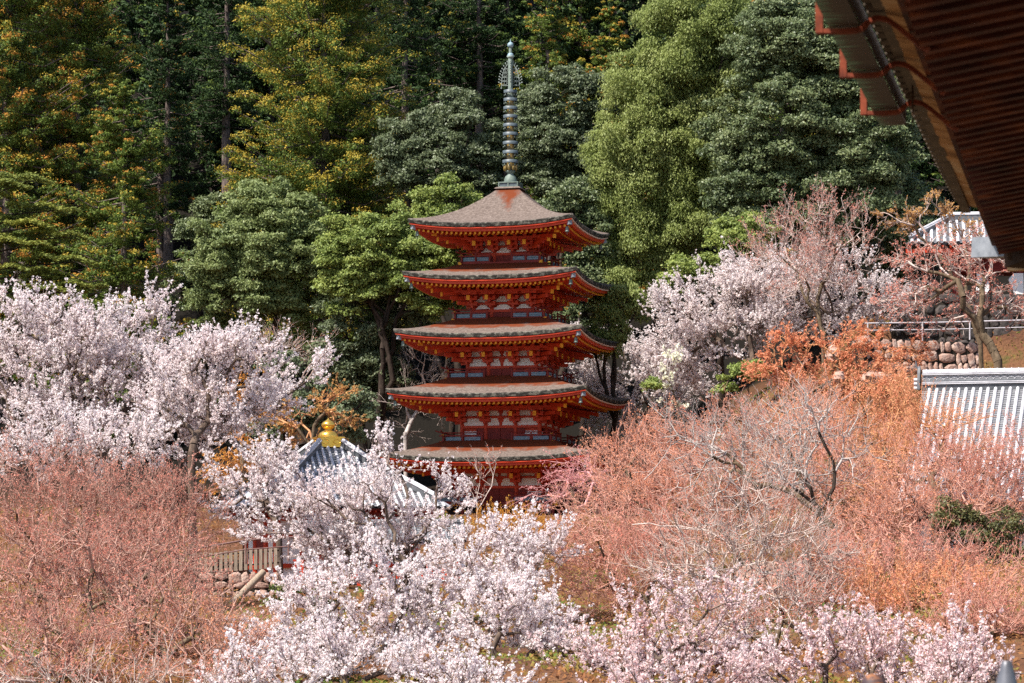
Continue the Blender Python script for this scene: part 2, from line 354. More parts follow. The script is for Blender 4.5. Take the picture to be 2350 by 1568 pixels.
def leaves(r, c, w, l, nrm=None, spread=1.0, along=None):
    """diamond leaves: centres c, half width w, half length l; returns V, F"""
    n = len(c)
    N = rand_dirs(r, n) if nrm is None else unit(nrm + spread * rand_dirs(r, n))
    A = rand_dirs(r, n) if along is None else unit(along + .6 * rand_dirs(r, n))
    U = unit(np.cross(N, A)); Vv = np.cross(U, N)
    w = np.broadcast_to(w, (n,))[:, None]; l = np.broadcast_to(l, (n,))[:, None]
    V = np.stack([c + Vv * l, c + U * w, c - Vv * l, c - U * w], 1).reshape(-1, 3)
    return V, np.arange(n * 4, dtype=np.int32).reshape(-1, 4)

def tubes(p0, p1, r0, r1, k):
    n = len(p0); d = unit(p1 - p0)
    ref = np.where(np.abs(d[:, 2:3]) < .9, np.array([[0, 0, 1.]]), np.array([[1., 0, 0]]))
    u = unit(np.cross(d, ref)); v = np.cross(d, u)
    a = 2 * pi * np.arange(k) / k
    ring = u[:, None, :] * np.cos(a)[None, :, None] + v[:, None, :] * np.sin(a)[None, :, None]
    V = np.concatenate([p0[:, None] + ring * r0[:, None, None], p1[:, None] + ring * r1[:, None, None]], 1).reshape(-1, 3)
    j = np.arange(k); f = np.stack([j, (j + 1) % k, (j + 1) % k + k, j + k], 1)
    F = (np.arange(n)[:, None, None] * (2 * k) + f[None]).reshape(-1, 4)
    return V, F.astype(np.int32)

def merge(parts):
    """[(V, F, material index)] -> V, F, mi"""
    Vs, Fs, Ms, off = [], [], [], 0
    for V, F, m in parts:
        if len(V) == 0: continue
        Vs.append(V); Fs.append(F + off); Ms.append(np.full(len(F), m, np.int32)); off += len(V)
    return np.concatenate(Vs), np.concatenate(Fs), np.concatenate(Ms)
# ------------------------------------------------------------------ terrain
def build_ground():
    xs = np.concatenate([np.linspace(-420, -75, 12), np.linspace(-70, 70, 141), np.linspace(75, 420, 12)])
    ys = np.concatenate([np.linspace(-60, 55, 12), np.linspace(58, 300, 200), np.linspace(305, 700, 20)])
    X, Y = np.meshgrid(xs, ys); Z = ground(X, Y)
    V = np.stack([X, Y, Z], -1).reshape(-1, 3); nx, ny = len(xs), len(ys)
    i, j = np.meshgrid(np.arange(nx - 1), np.arange(ny - 1)); a = (j * nx + i).ravel()
    F = np.stack([a, a + 1, a + nx + 1, a + nx], 1)
    o = np_mesh('hillside', V, F, M['ground'], smooth=True)
    tag(o, 'litter covered wooded hillside rising behind the pagoda', 'hillside', kind='structure')
build_ground()

# ------------------------------------------------------------------ five storied pagoda
def side_pts(k):   # outward normal and along direction of side k in the local plane
    return [((0, -1), (1, 0)), ((1, 0), (0, 1)), ((0, 1), (-1, 0)), ((-1, 0), (0, -1))][k]
def L(k, along, out, z):
    n, a = side_pts(k); return (n[0] * out + a[0] * along, n[1] * out + a[1] * along, z)

def eave_lift(u, t=0): return .40 * abs(u) ** 2.6 * (1 - t) ** 2

def roof_surface(mb, e, i, z0, rise, sag=1.5, n=24, m=10, th=.25):
    """thatched skirt roof, eave half size e, inner half size i"""
    for k in range(4):
        G = []
        for a in range(m + 1):
            t = a / m; r = e + (i - e) * t
            G.append([L(k, (-1 + 2 * b / n) * r, r, z0 + rise * (.42 * t + .58 * t ** sag if rise > 1.6 else t ** 1.2) + eave_lift(-1 + 2 * b / n, t)) for b in range(n + 1)])
        vs = [p for row in G for p in row]
        mb.add(vs, [(a * (n + 1) + b, a * (n + 1) + b + 1, (a + 1) * (n + 1) + b + 1, (a + 1) * (n + 1) + b) for a in range(m) for b in range(n)], 0, True)
        rows = [(e, 0), (e + .035, -.06), (e - .02, -th), (e - .30, -th - .03)]
        vs = []
        for (r, dz) in rows:
            for b in range(n + 1):
                u = -1 + 2 * b / n
                vs.append(L(k, u * r, r, z0 + dz + eave_lift(u) + (.018 * sin(b * 2.9 + k + e * 9) if dz else 0)))
        fs = [((a + 1) * (n + 1) + b, (a + 1) * (n + 1) + b + 1, a * (n + 1) + b + 1, a * (n + 1) + b) for a in range(3) for b in range(n)]
        mb.add(vs, fs, 1)

def eave_strip(mb, r0, r1, z0, z1, mi, n=24, mi2=None):
    for k in range(4):
        if mi2 is not None and k % 2 == 0: mk = mi2
        else: mk = mi
        for b in range(n):
            u0, u1 = -1 + 2 * b / n, -1 + 2 * (b + 1) / n
            P = []
            for zz in (z0, z1):
                P += [L(k, u0 * r0, r0, zz + eave_lift(u0)), L(k, u1 * r0, r0, zz + eave_lift(u1)), L(k, u1 * r1, r1, zz + eave_lift(u1)), L(k, u0 * r1, r1, zz + eave_lift(u0))]
            mb.hexa(P, mk)

PANEL = [(-.5, 0), (.5, 0), (.5, .22), (.42, .34), (.36, .36), (.30, .62), (.20, .78), (.17, 1), (-.17, 1), (-.20, .78), (-.30, .62), (-.36, .36), (-.42, .34), (-.5, .22)]
PANELW = [(-.5, 0), (.5, 0), (.5, .30), (.44, .44), (.40, .48), (.37, .78), (.30, .9), (.28, 1), (-.28, 1), (-.30, .9), (-.37, .78), (-.40, .48), (-.44, .44), (-.5, .30)]

M['ballblue'] = noise_mat('blue_grey_patina', [(0.3, lin(.16, .24, .28)), (0.7, lin(.28, .38, .42))], 5, 4, .5, .4)
def pagoda():
    root = empty('pagoda', (-.1, 200, 0), 'tall vermilion five storied pagoda with thatched roofs and a bronze ringed spire', 'pagoda', rz=radians(-14))
    # eave half size, eave height at mid side, rise, roof inner half size, body half size, balcony half size, balcony deck height
    LV = [(5.35, 24.43, 2.75, .66, 1.65, 2.65, 22.15),
          (5.65, 21.08, 1.12, 2.5, 1.95, 3.0, 18.50),
          (6.08, 17.40, 1.28, 2.8, 2.25, 3.35, 14.70),
          (6.48, 13.60, 1.34, 3.1, 2.55, 3.62, 10.62),
          (6.85, 9.56, 1.30, 3.4, 2.90, 3.95, 6.75)]
    for lv, (e, z, rise, i, b, hb, zd) in enumerate(LV):
        th = .25
        # roof of bark thatch with its thick edge
        mb = MB(); roof_surface(mb, e, i, z, rise, 2.1 if lv == 0 else 1.3)
        ro = mb.build('roof', [M['thatch'], M['thatch_edge']], root)
        at = ro.data.attributes.new('rust', 'FLOAT', 'POINT')
        co = np.empty(len(ro.data.vertices) * 3, np.float32); ro.data.vertices.foreach_get('co', co); co = co.reshape(-1, 3)
        if lv == 0:
            rad = np.hypot(co[:, 0], co[:, 1]); ang = np.abs(co[:, 0] - .05 + .22 * (co[:, 1] + .6)) / (rad + .3)
            v = np.clip(.98 - .17 * rad - 1.0 * ang * np.clip(rad - .7, 0, 3), -1, 1)
        else:
            v = np.clip(1.1 - .30 * (np.maximum(np.abs(co[:, 0]), np.abs(co[:, 1])) - i) / 1.0, -.2, 1) * 1.0
            v = np.where(np.maximum(np.abs(co[:, 0]), np.abs(co[:, 1])) > e - 1.25, -.3, v)
        at.data.foreach_set('value', v.astype(np.float32))
        zb = z - th - .03
        mb = MB(); eave_strip(mb, e - .06, e - .30, zb - .075, zb - .0, 1, 24, 0); eave_strip(mb, e - .20, e - .36, zb - .26, zb - .077, 0)
        mb.build('eave_fascia', [M['red'], M['cream']], ro)
        # soffit and two rows of rafters
        ri, zi = b + .15, zb + .22          # where the soffit meets the wall
        mid = e - 1.45; zm = zb - .10
        mb = MB()
        for k in range(4):
            n = 20
            for (r0, h0, r1, h1, l0, l1) in ((e - .36, zb - .16, mid, zm + .04, 1, .55), (mid, zm + .035, ri, zi, .5, 0)):
                for q in range(n):
                    u0, u1 = -1 + 2 * q / n, -1 + 2 * (q + 1) / n
                    mb.add([L(k, u0 * r0, r0, h0 + eave_lift(u0) * l0), L(k, u1 * r0, r0, h0 + eave_lift(u1) * l0), L(k, u1 * r1, r1, h1 + eave_lift(u1) * l1), L(k, u0 * r1, r1, h1 + eave_lift(u0) * l1)], [(0, 1, 2, 3)], 0)
        mb.build('soffit', [M['red']], ro)
        mb = MB(); nr = int(e * 2 / .33); nr += nr % 2
        for k in range(4):
            for q in range(nr):
                x = -e + .45 + (2 * e - .9) * (q + .5) / nr; u = x / e
                zl = eave_lift(u)
                o0 = e - .42; o1 = max(mid - .1, abs(x) * .93 + .02)
                if o0 - o1 > .1:
                    mb.beam(L(k, x, o0, zb - .33 + zl), L(k, x, o1, zm - .09 + zl * .6), .10, .115, 0)
                    mb.box(L(k, x, o0 + .012, zb - .33 + zl), (.13, .02, .14) if k % 2 == 0 else (.02, .13, .14), 1)
                if abs(x) < mid - .2:
                    o0 = mid + .12; o1 = max(ri, abs(x) * .97); u = x / mid; zl = eave_lift(u) * .45
                    if o0 - o1 > .15:
                        f = (o1 - ri) / (mid - ri)
                        mb.beam(L(k, x, o0, zm - .20 + zl), L(k, x, o1, zi - .09 + (zm - zi) * f), .11, .125, 0)
                        mb.box(L(k, x, o0 + .012, zm - .20 + zl), (.14, .02, .16) if k % 2 == 0 else (.02, .14, .16), 1)
            # the beam carrying the flying rafters
        eave_strip(mb, mid + .06, mid - .06, zm - .115, zm - .02, 0)
        mb.build('rafters', [M['red'], M['yellow']], ro)
        for k in range(4):                      # hip rafters with grey metal ends, wind bells hanging below
            sx, sy = [(-1, -1), (1, -1), (1, 1), (-1, 1)][k]
            mb = MB()
            c = e - .35
            mb.beam((sx * b, sy * b, zi - .12), (sx * mid, sy * mid, zm - .02), .2, .24, 0)
            mb.beam((sx * mid, sy * mid, zm - .02), (sx * c, sy * c, zb + .10), .2, .22, 0)
            mb.box((sx * (mid + .1), sy * (mid + .1), zm - .08), (.24, .24, .26), 1, rz=pi / 4)
            mb.beam((sx * c, sy * c, zb + .10), (sx * (c + .16), sy * (c + .16), zb + .15), .25, .27, 2)
            hr = mb.build('hip_rafter', [M['red'], M['yellow'], M['metal']], ro)
            mb = MB(); cc = (sx * (c - .12), sy * (c - .12), zb - .42)
            mb.lathe([(.02, .36), (.06, .34), (.10, .26), (.12, .05), (.15, 0), (.11, .01), (.0, .04)], cc, 10)
            mb.tube([(cc[0], cc[1], cc[2] + .34), (cc[0], cc[1], cc[2] + .52)], .012, 4)
            mb.tube([(cc[0], cc[1], cc[2] + .05), (cc[0], cc[1], cc[2] - .16)], .02, 4)
            mb.build('wind_bell', [M['verdi']], root)
        # body: core, columns, tie beams; white panels; doors
        wt = z - .25
        mb = MB(); mb.box((0, 0, (zd + wt) / 2), (2 * b - .16, 2 * b - .16, wt - zd), 0)
        cols = [-b, -.385 * b, .385 * b, b]
        zlow = zd + (1.08 if lv > 2 else .82 if lv == 2 else .66)       # top of the door zone
        for k in range(4):
            for c in cols[:3]:
                p, q = L(k, c, b, zd), L(k, c, b, wt); mb.tube([p, q], .13, 10, 0, False)
            for zz, hh in ((zlow, .17), (zlow + .17 * 0 + .62 * (1.0 if lv > 1 else .78), .13), (wt - .42, .13)):
                p = L(k, 0, b + .02, zz); mb.box(p, (2 * b + .2, .16, hh) if k % 2 == 0 else (.16, 2 * b + .2, hh), 0)
            p = L(k, 0, b, zd + .16); mb.box(p, (2 * b + .2, .2, .2) if k % 2 == 0 else (.2, 2 * b + .2, .2), 1)
        body = mb.build('wall', [M['red'], M['dred']], root)
        ph = .50 if lv > 1 else .38
        step = .62 * (1.0 if lv > 1 else .78)
        for k in (0, 1, 3):
            n, a = side_pts(k)
            for bay in range(3):
                x0, x1 = cols[bay], cols[bay + 1]; wd = x1 - x0 - .24; xm = (x0 + x1) / 2
                for tier in range(2):
                    zz = zlow + .09 + tier * step
                    hh = ph if tier == 0 else ph - .02
                    parts = [(xm, wd)]
                    if bay == 1 and lv > 1: parts = [(xm - wd / 4 - .05, wd / 2 - .1), (xm + wd / 4 + .05, wd / 2 - .1)]
                    for (pc, pw) in parts:
                        mb = MB(); mb.prism([(s * pw, t * hh) for s, t in (PANELW if len(parts) > 1 else PANEL if lv < 2 else PANELW)], L(k, pc, b - .075, zz), (a[0], a[1], 0), (0, 0, 1), (n[0], n[1], 0), .06, 0); mb.build('plaster_panel', [M['white']], body)
            for x in np.linspace(-b * 1.1, b * 1.1, 9) if k < 2 else ():     # small plaster slots up under the rafters
                mb = MB(); mb.box(L(k, x, b + .55, wt + .02), (.16, .04, .16) if k % 2 == 0 else (.04, .16, .16), 0); mb.build('plaster_slot', [M['white']], body)
            if lv > 2:
                for sg in (-1, 1):
                    mb = MB(); mb.box(L(k, sg * b * .69, b - .05, zd + .70), (b * .50, .03, .20) if k % 2 == 0 else (.03, b * .50, .20), 0); mb.build('plaster_panel', [M['white']], body)
        for k in range(4):
            mb = MB(); dw = .64 * b; z0, z1 = zd + .27, zlow - .10
            for sg in (-1, 1):
                mb.box(L(k, sg * dw / 2 * .98 / 1, b + .03, (z0 + z1) / 2), (dw * .96, .05, z1 - z0) if k % 2 == 0 else (.05, dw * .96, z1 - z0), 0)
            mb.build('door', [M['dred']], body)
        # bracket sets, three steps out from the wall, with ochre ended tail rafters
        mb = MB()
        zt = zlow + .12
        H = (zm - .22) - zt
        for k in range(4):
            n, a = side_pts(k)
            for c in cols:
                mb = MB()
                for t in range(3):
                    out = .34 + .33 * t; zz = zt + H * (.22 + .27 * t); aw = .33 + .07 * t
                    mb.beam(L(k, c, b - .05, zz - .11), L(k, c, b + out + .12, zz - .11), .15, .17, 0)
                    mb.beam(L(k, c - aw, b + out, zz + .02), L(k, c + aw, b + out, zz + .02), .14, .14, 0)
                    for s in (-1, 0, 1):
                        mb.box(L(k, c + s * (aw - .08), b + out, zz + .15), (.19, .19, .12), 0, taper=1.15)
                    if t == 0:
                        mb.beam(L(k, c - aw, b + .03, zz + .02), L(k, c + aw, b + .03, zz + .02), .13, .15, 0)
                # tail rafter sloping down and out
                mb.beam(L(k, c, b + .1, zt + H * .92), L(k, c, b + 1.38, zt + H * .55), .17, .24, 0)
                mb.box(L(k, c, b + 1.40, zt + H * .53), (.21, .06, .30) if k % 2 == 0 else (.06, .21, .30), 1)
                mb.build('bracket', [M['red'], M['yellow']], root)
            mb = MB()
            zz = zt + H * .86
            mb.beam(L(k, -b - 1.1, b + 1.02, zz + .05), L(k, b + 1.1, b + 1.02, zz + .05), .15, .15, 0)
            nb = int(b * 2 / .42)
            for q in range(nb + 1):
                x = -b - .6 + (2 * b + 1.2) * q / nb
                mb.box(L(k, x, b + 1.02, zz + .19), (.2, .2, .13), 0, taper=1.2)
            zz = zt + H * .80
            mb.beam(L(k, -b - .75, b + .67, zz), L(k, b + .75, b + .67, zz), .13, .13, 0)
            mb.build('eave_purlin', [M['red']], root)
        for k in range(4):
            sx, sy = [(-1, -1), (1, -1), (1, 1), (-1, 1)][k]; d = np.array([sx, sy, 0]) / sqrt(2)
            c0 = np.array([sx * b, sy * b, 0]); mb = MB()
            for (t0, ln, zz, dz) in ((0, 1.15, .30, 0), (0, 1.7, .56, 0), (.1, 2.35, .98, -.30), (.1, 3.05, 1.16, -.34)):
                p = c0 + d * t0; q = c0 + d * ln
                p[2] = zt + H * zz - .05; q[2] = zt + H * zz + dz
                mb.beam(p, q, .19, .22, 0)
                if dz: mb.box((q[0] + d[0] * .02, q[1] + d[1] * .02, q[2] - .01), (.05, .21, .26), 1, rz=atan2(d[1], d[0]))
            mb.build('corner_bracket', [M['red'], M['yellow']], root)
        # balcony: deck, ochre joist ends, railing and slatted panels
        mb = MB()
        mb.box((0, 0, zd + .02), (2 * hb, 2 * hb, .10), 0)
        mb.box((0, 0, zd - .09), (2 * hb - .10, 2 * hb - .10, .10), 1)
        mb.box((0, 0, zd - .22), (2 * hb - .5, 2 * hb - .5, .16), 2)
        mb.box((0, 0, zd - .52), (2 * hb - 1.0, 2 * hb - 1.0, .44), 2)
        nj = int(hb * 2 / .2)
        for k in range(4):
            for q in range(nj):
                x = -hb + .12 + (2 * hb - .24) * (q + .5) / nj
                mb.box(L(k, x, hb - .03, zd - .09), (.07, .05, .085) if k % 2 == 0 else (.05, .07, .085), 3)
            sx, sy = [(-1, -1), (1, -1), (1, 1), (-1, 1)][k]
            mb.box((sx * (hb + .01), sy * (hb + .01), zd - .02), (.20, .20, .26), 3)
        bal = mb.build('balcony', [M['dred'], M['dred'], M['shadewood'], M['yellow']], root)
        mb = MB()
        hr_ = .58
        for k in range(4):
            for sg in (-1, 1):
                xs = [sg * hb * .97, sg * hb * .62, sg * hb * .27]
                for x in xs: mb.box(L(k, x, hb - .06, zd + .07 + hr_ / 2), (.09, .09, hr_), 0)
                top = [L(k, sg * hb * t, hb - .06, zd + .07 + hr_ + zz) for t, zz in ((.22, .05), (.30, .01), (.7, .01), (.97, .03), (1.06, .09), (1.12, .17))]
                mb.tube(top, .045, 6, 0)
                p, q = L(k, sg * hb * .26, hb - .06, zd + .07 + .42), L(k, sg * hb * 1.05, hb - .06, zd + .07 + .42); mb.beam(p, q, .07, .08, 0)
                p, q = L(k, sg * hb * .26, hb - .06, zd + .11), L(k, sg * hb * 1.05, hb - .06, zd + .11); mb.beam(p, q, .08, .08, 0)
                sx, sy = [(-1, -1), (1, -1), (1, 1), (-1, 1)][k]
                mb.box((sx * (hb - .06), sy * (hb - .06), zd + .07 + .45), (.13, .13, .13), 1)
        mb.build('railing', [M['dred'], M['yellow']], bal)
        for k in range(4):
            for sg in (-1, 1):
                for (ta, tb) in ((.30, .59), (.65, .93)):
                    mb = MB()
                    for q in range(5):
                        zz = zd + .185 + q * .050
                        p, q2 = L(k, sg * hb * ta, hb - .10, zz), L(k, sg * hb * tb, hb - .10, zz)
                        mb.beam(p, q2, .03, .040, q % 2 if lv > 1 or k == 0 else 0)
                    mb.build('slatted_panel', [M['teal'], M['palegrey']], bal)
    # lower body down to the ground and the stone base
    mb = MB(); gz = 5.2
    mb.box((0, 0, gz + .3), (9.4, 9.4, .9), 0)
    mb.build('stone_base', [M['stone_lit']], root)
    mb = MB()
    for x in np.linspace(-3.7, 3.7, 6):
        for y in np.linspace(-3.7, 3.7, 6): mb.box((x, y, 6.2), (.18, .18, 1.1), 0)
    mb.build('floor_posts', [M['dred']], root)
    # spire
    def zc(py): return (HOR - py / 2.5) / FPX * 200
    mb = MB(); s = .645
    mb.box((0, 0, (zc(459) + zc(470)) / 2), (2 * s - .08, 2 * s - .08, zc(459) - zc(470)), 1)
    for zz in (zc(458.5), zc(469.5)):
        for k in range(4): mb.box(L(k, 0, s - .03, zz), (2 * s + .02, .09, .07) if k % 2 == 0 else (.09, 2 * s + .02, .07), 0)
    for k in range(4):
        for x in (-s + .03, 0, s - .03): mb.box(L(k, x, s - .025, zc(464)), (.07, .07, .26) if k % 2 == 0 else (.07, .07, .26), 0)
    mb.box((0, 0, zc(472.5)), (1.75, 1.75, .11), 2, taper=.86)
    mb.build('dew_basin', [M['verdi'], M['bronze'], M['thatch']], root)
    mb = MB(); z0 = zc(457)
    mb.lathe([(.42, 0), (.42, .10), (.40, .25), (.33, .42), (.22, .52), (.18, .62), (.30, .70), (.33, .78), (.20, .80)], (0, 0, z0 - .02), 20, 0)
    for q in range(8):
        a = 2 * pi * q / 8; c = (.36 * cos(a), .36 * sin(a), z0 + .98)
        mb.lathe([(.02, -.24), (.10, -.15), (.12, 0), (.09, .14), (.02, .22)], c, 8, 1)
    mb.build('lotus_base', [M['verdi'], M['oldgold']], root)
    mb = MB()
    mb.lathe([(.22, 0), (.20, 5.0), (.16, 5.2), (.15, 7.4), (.11, 7.5), (.10, 8.2)], (0, 0, z0 + .8), 14, 0)
    mb.lathe([(.235, 0), (.215, 4.35)], (0, 0, z0 + .95), 14, 1)
    mb.build('spire_shaft', [M['verdi'], M['oldgold']], root)
    for q in range(9):
        t = q / 8; r = .51 - .08 * t; zz = zc(400 - 175 * (t * 1.08 - .08 * t * t)) - .22
        mb = MB()
        mb.lathe([(r, 0), (r + .01, .20), (r - .05, .215), (r - .06, .0), (r, 0)], (0, 0, zz), 24, 0)
        for c in range(6):
            a = 2 * pi * c / 6 + .3; mb.beam((.16 * cos(a), .16 * sin(a), zz + .1), ((r - .03) * cos(a), (r - .03) * sin(a), zz + .1), .05, .06, 0)
        for c in range(8):
            a = 2 * pi * c / 8 + .1; mb.lathe([(.012, .12), (.03, .1), (.045, 0), (.0, .0)], ((r - .04) * cos(a), (r - .04) * sin(a), zz - .17), 6, 1)
        mb.build('spire_ring', [M['bronze'], M['verdi']], root)
    zf = zc(214)
    for k in range(4):
        a = pi / 2 * k + radians(14); d = np.array([cos(a), sin(a), 0]); mb = MB()
        def fp(r, h): return (d[0] * r, d[1] * r, zf + h)
        out = [(.14, 0), (.58, 0), (.56, .35), (.50, .70), (.40, 1.02), (.26, 1.28), (.15, 1.40)]
        for p, q in zip(out[:-1], out[1:]): mb.beam(fp(*p), fp(*q), .035, .045, 0, up=(d[1], -d[0], 0))
        for (r, h, ang) in [(.58, .02, -1.5), (.585, .12, .55), (.575, .30, .6), (.56, .47, .65), (.52, .64, .7), (.48, .80, .75), (.41, .96, .85), (.33, 1.12, 1.0), (.25, 1.27, 1.2), (.17, 1.38, 1.4)]:
            q = (r + .19 * cos(ang), h + .19 * sin(ang)); mb.beam(fp(r, h), fp(*q), .03, .035, 0, up=(d[1], -d[0], 0))
            mb.box(fp(*q), (.06, .06, .07), 0)
        for h in (.16, .42, .70, .98):
            w_ = (.50 - .26 * (h / 1.2) ** 1.6)
            for s_ in (0, 1):
                pts = [fp(.16 + w_ * (.5 + .42 * cos(t)), h + .12 * sin(t)) for t in np.linspace(0, 2 * pi, 9)]
                mb.tube(pts, .016, 4, 0, False); break
            mb.beam(fp(.15, h + .13), fp(.15 + w_ * .9, h + .13), .022, .022, 0, up=(d[1], -d[0], 0))
            mb.beam(fp(.16 + w_ * .5, h - .13), fp(.16 + w_ * .5, h + .13), .022, .022, 0, up=(d[1], -d[0], 0.01))
        mb.build('flame_ornament', [M['palebronze']], root)
    for py, r in ((139.5, .205), (112.8, .20)):
        mb = MB(); c = zc(py)
        mb.lathe([(r * sin(t), -r * cos(t)) for t in np.linspace(.05, pi - .05, 12)], (0, 0, c), 20, 0)
        if r > .202: mb.lathe([(.10, -.26), (.20, -.12), (.25, -.02), (.2, -.05), (.1, -.16)], (0, 0, c), 12, 1)
        else: mb.lathe([(.05, .18), (.025, .30), (.005, .42)], (0, 0, c), 8, 0)
        mb.build('jewel_ball', [M['ballblue'], M['palebronze']], root)
pagoda()

# ------------------------------------------------------------------ tiled roofs
def tiled_slope(mb, A, B, C, D, pitch, r=.085, rows=.24, mi=(0, 1, 2), ends=True):
    """roof slope with ridge edge A-B and eave edge D-C (A above D): pans in rows, round ribs running down"""
    A, B, C, D = [np.array(p, float) for p in (A, B, C, D)]
    n = unit(np.cross(B - A, D - A)); n = n if n[2] > 0 else -n
    le = np.linalg.norm(C - D); ns = max(2, int(le / pitch)); ls = np.linalg.norm(D - A); nrw = max(2, int(ls / rows))
    e = unit(C - D)
    # pan courses: each course a slightly tilted strip, its lower edge standing proud of the next
    for k in range(nrw):
        t0, t1 = k / nrw, (k + 1) / nrw
        p0, p1 = A + (D - A) * t0, B + (C - B) * t0; q0, q1 = A + (D - A) * t1, B + (C - B) * t1
        mb.add([p0, p1, q1 + n * .035, q0 + n * .035, q1, q0], [(0, 1, 2, 3), (3, 2, 4, 5)], mi[1])
    mb.add([A - n * .1, B - n * .1, C - n * .1, D - n * .1], [(3, 2, 1, 0)], mi[2])
    # ribs
    for k in range(ns + 1):
        x = D + e * (le * k / ns)
        # the rib runs parallel to the fall line until it meets the upper edge
        s = k / ns
        a_l = np.dot(A - D, e); b_r = np.dot(B - D, e)
        fall = (A - D) - e * np.dot(A - D, e)
        xx = le * s; tmax = 1.0
        if xx < a_l: tmax = xx / a_l
        elif xx > b_r: tmax = (le - xx) / (le - b_r)
        if tmax < .06: continue
        p = x + n * .05 - unit(fall) * .06; q = x + fall * tmax + n * .05
        mb.tube([p, q], r, 8, mi[0])
        if ends: mb.tube([p - unit(fall) * .03, p], r * 1.18, 8, mi[2])

def hip_ridge(mb, p, q, w, h, mi=(0, 1)):
    p = np.array(p, float); q = np.array(q, float)
    mb.beam(p, q, w, h, mi[1]); mb.beam(p + (0, 0, h / 2 + .03), q + (0, 0, h / 2 + .03), w + .08, .05, mi[0])
    mb.tube([p + (0, 0, h / 2 + .10), q + (0, 0, h / 2 + .10)], w * .36, 8, mi[0])

def hall():
    Y = 165; x0 = (328.3 - 512) / FPX * Y
    root = empty('temple_hall', (x0, Y, 0), 'square vermilion hall with grey tiled pyramid roof and golden jewel on top', 'hall', rz=radians(17))
    h, zt, ze, a = 5.3, 8.62, 5.35, .62
    mb = MB()
    # slightly sagging slopes made of three bands
    prof = [(0, 0), (.36, .44), (.70, .76), (1, 1)]
    for k in range(4):
        for (t0, d0), (t1, d1) in zip(prof[:-1], prof[1:]):
            r0, r1 = a + (h - a) * t0, a + (h - a) * t1; z0, z1 = zt + (ze - zt) * d0, zt + (ze - zt) * d1
            tiled_slope(mb, L(k, -r0, r0, z0), L(k, r0, r0, z0), L(k, r1, r1, z1), L(k, -r1, r1, z1), .35, .085, ends=(t1 == 1))
    roof = mb.build('roof', [M['tile_lit'], M['tile'], M['tile_dark']], root)
    for sx, sy in ((-1, -1), (1, -1), (1, 1), (-1, 1)):
        mb = MB()
        for (t0, d0), (t1, d1) in zip(prof[:-1], prof[1:]):
            r0, r1 = a + (h - a) * t0, a + (h - a) * t1; z0, z1 = zt + (ze - zt) * d0, zt + (ze - zt) * d1
            if t1 == 1: r1 -= .7; z1 += .45 * .62
            hip_ridge(mb, (sx * r0, sy * r0, z0 + .2), (sx * r1, sy * r1, z1 + .2), .26, .30)
        mb.box((sx * (h - .65), sy * (h - .65), ze + .62), (.34, .12, .5), 1, rz=atan2(sy, sx) + pi / 2, taper=.7)
        mb.build('hip_ridge', [M['tile_lit'], M['tile_dark']], roof)
    mb = MB()
    mb.box((0, 0, ze - .12), (2 * h - .5, 2 * h - .5, .12), 0); mb.box((0, 0, ze - .32), (2 * h - 1.7, 2 * h - 1.7, .24), 0)
    n = 34
    for k in range(4):
        for q in range(n):
            x = -h + .4 + (2 * h - .8) * q / (n - 1); o1 = max(3.7, abs(x))
            if h - .3 - o1 > .1: mb.beam(L(k, x, h - .3, ze - .22), L(k, x, o1, ze - .18), .1, .12, 1)
    mb.build('eaves', [M['dred'], M['red']], roof)
    mb = MB(); gz = 1.2
    mb.box((0, 0, (gz + ze) / 2), (7.2, 7.2, ze - gz - .3), 1)
    for k in range(4):
        for x in (-3.6, -1.3, 1.3, 3.6): mb.tube([L(k, x, 3.65, gz), L(k, x, 3.65, ze - .35)], .17, 10, 0)
        for zz in (2.3, 3.9, 4.75): mb.box(L(k, 0, 3.66, zz), (7.5, .2, .22) if k % 2 == 0 else (.2, 7.5, .22), 0)
    wall = mb.build('wall', [M['red'], M['white']], root)
    for k in range(4):
        mb = MB(); mb.box(L(k, 0, 3.62, 3.0), (2.4, .1, 1.5) if k % 2 == 0 else (.1, 2.4, 1.5), 0); mb.build('door', [M['dred']], wall)
    # golden finial: box with raised petal mouldings, inverted bowl, jewel
    mb = MB(); zb = 8.72
    mb.box((0, 0, zb + .22), (1.30, 1.30, .46), 0); mb.box((0, 0, zb + .46), (1.44, 1.44, .07), 0); mb.box((0, 0, zb - .02), (1.42, 1.42, .08), 0)
    for k in range(4):
        for x in (-.32, .32):
            c = L(k, x, .66, zb + .22); pts = [(.20 * cos(t), .12 * sin(t)) for t in np.linspace(0, 2 * pi, 9)]
            mb.tube([L(k, x + p, .665, zb + .22 + q) for p, q in pts], .022, 5, 0, False)
    mb.build('finial_base', [M['gold']], root, bevel=.012)
    mb = MB()
    mb.lathe([(.52, 0), (.53, .08), (.47, .22), (.33, .32), (.20, .36), (.19, .42), (.30, .50), (.37, .62), (.36, .72), (.27, .82), (.14, .90), (.05, .96), (.0, 1.03)], (0, 0, zb + .49), 24, 0)
    mb.build('jewel', [M['gold']], root)
    mb = MB(); mb.tube([(.95, .6, zb - .1), (.95, .6, zb + 2.2)], .018, 5); mb.build('lightning_rod', [M['darkwood']], root)
hall()

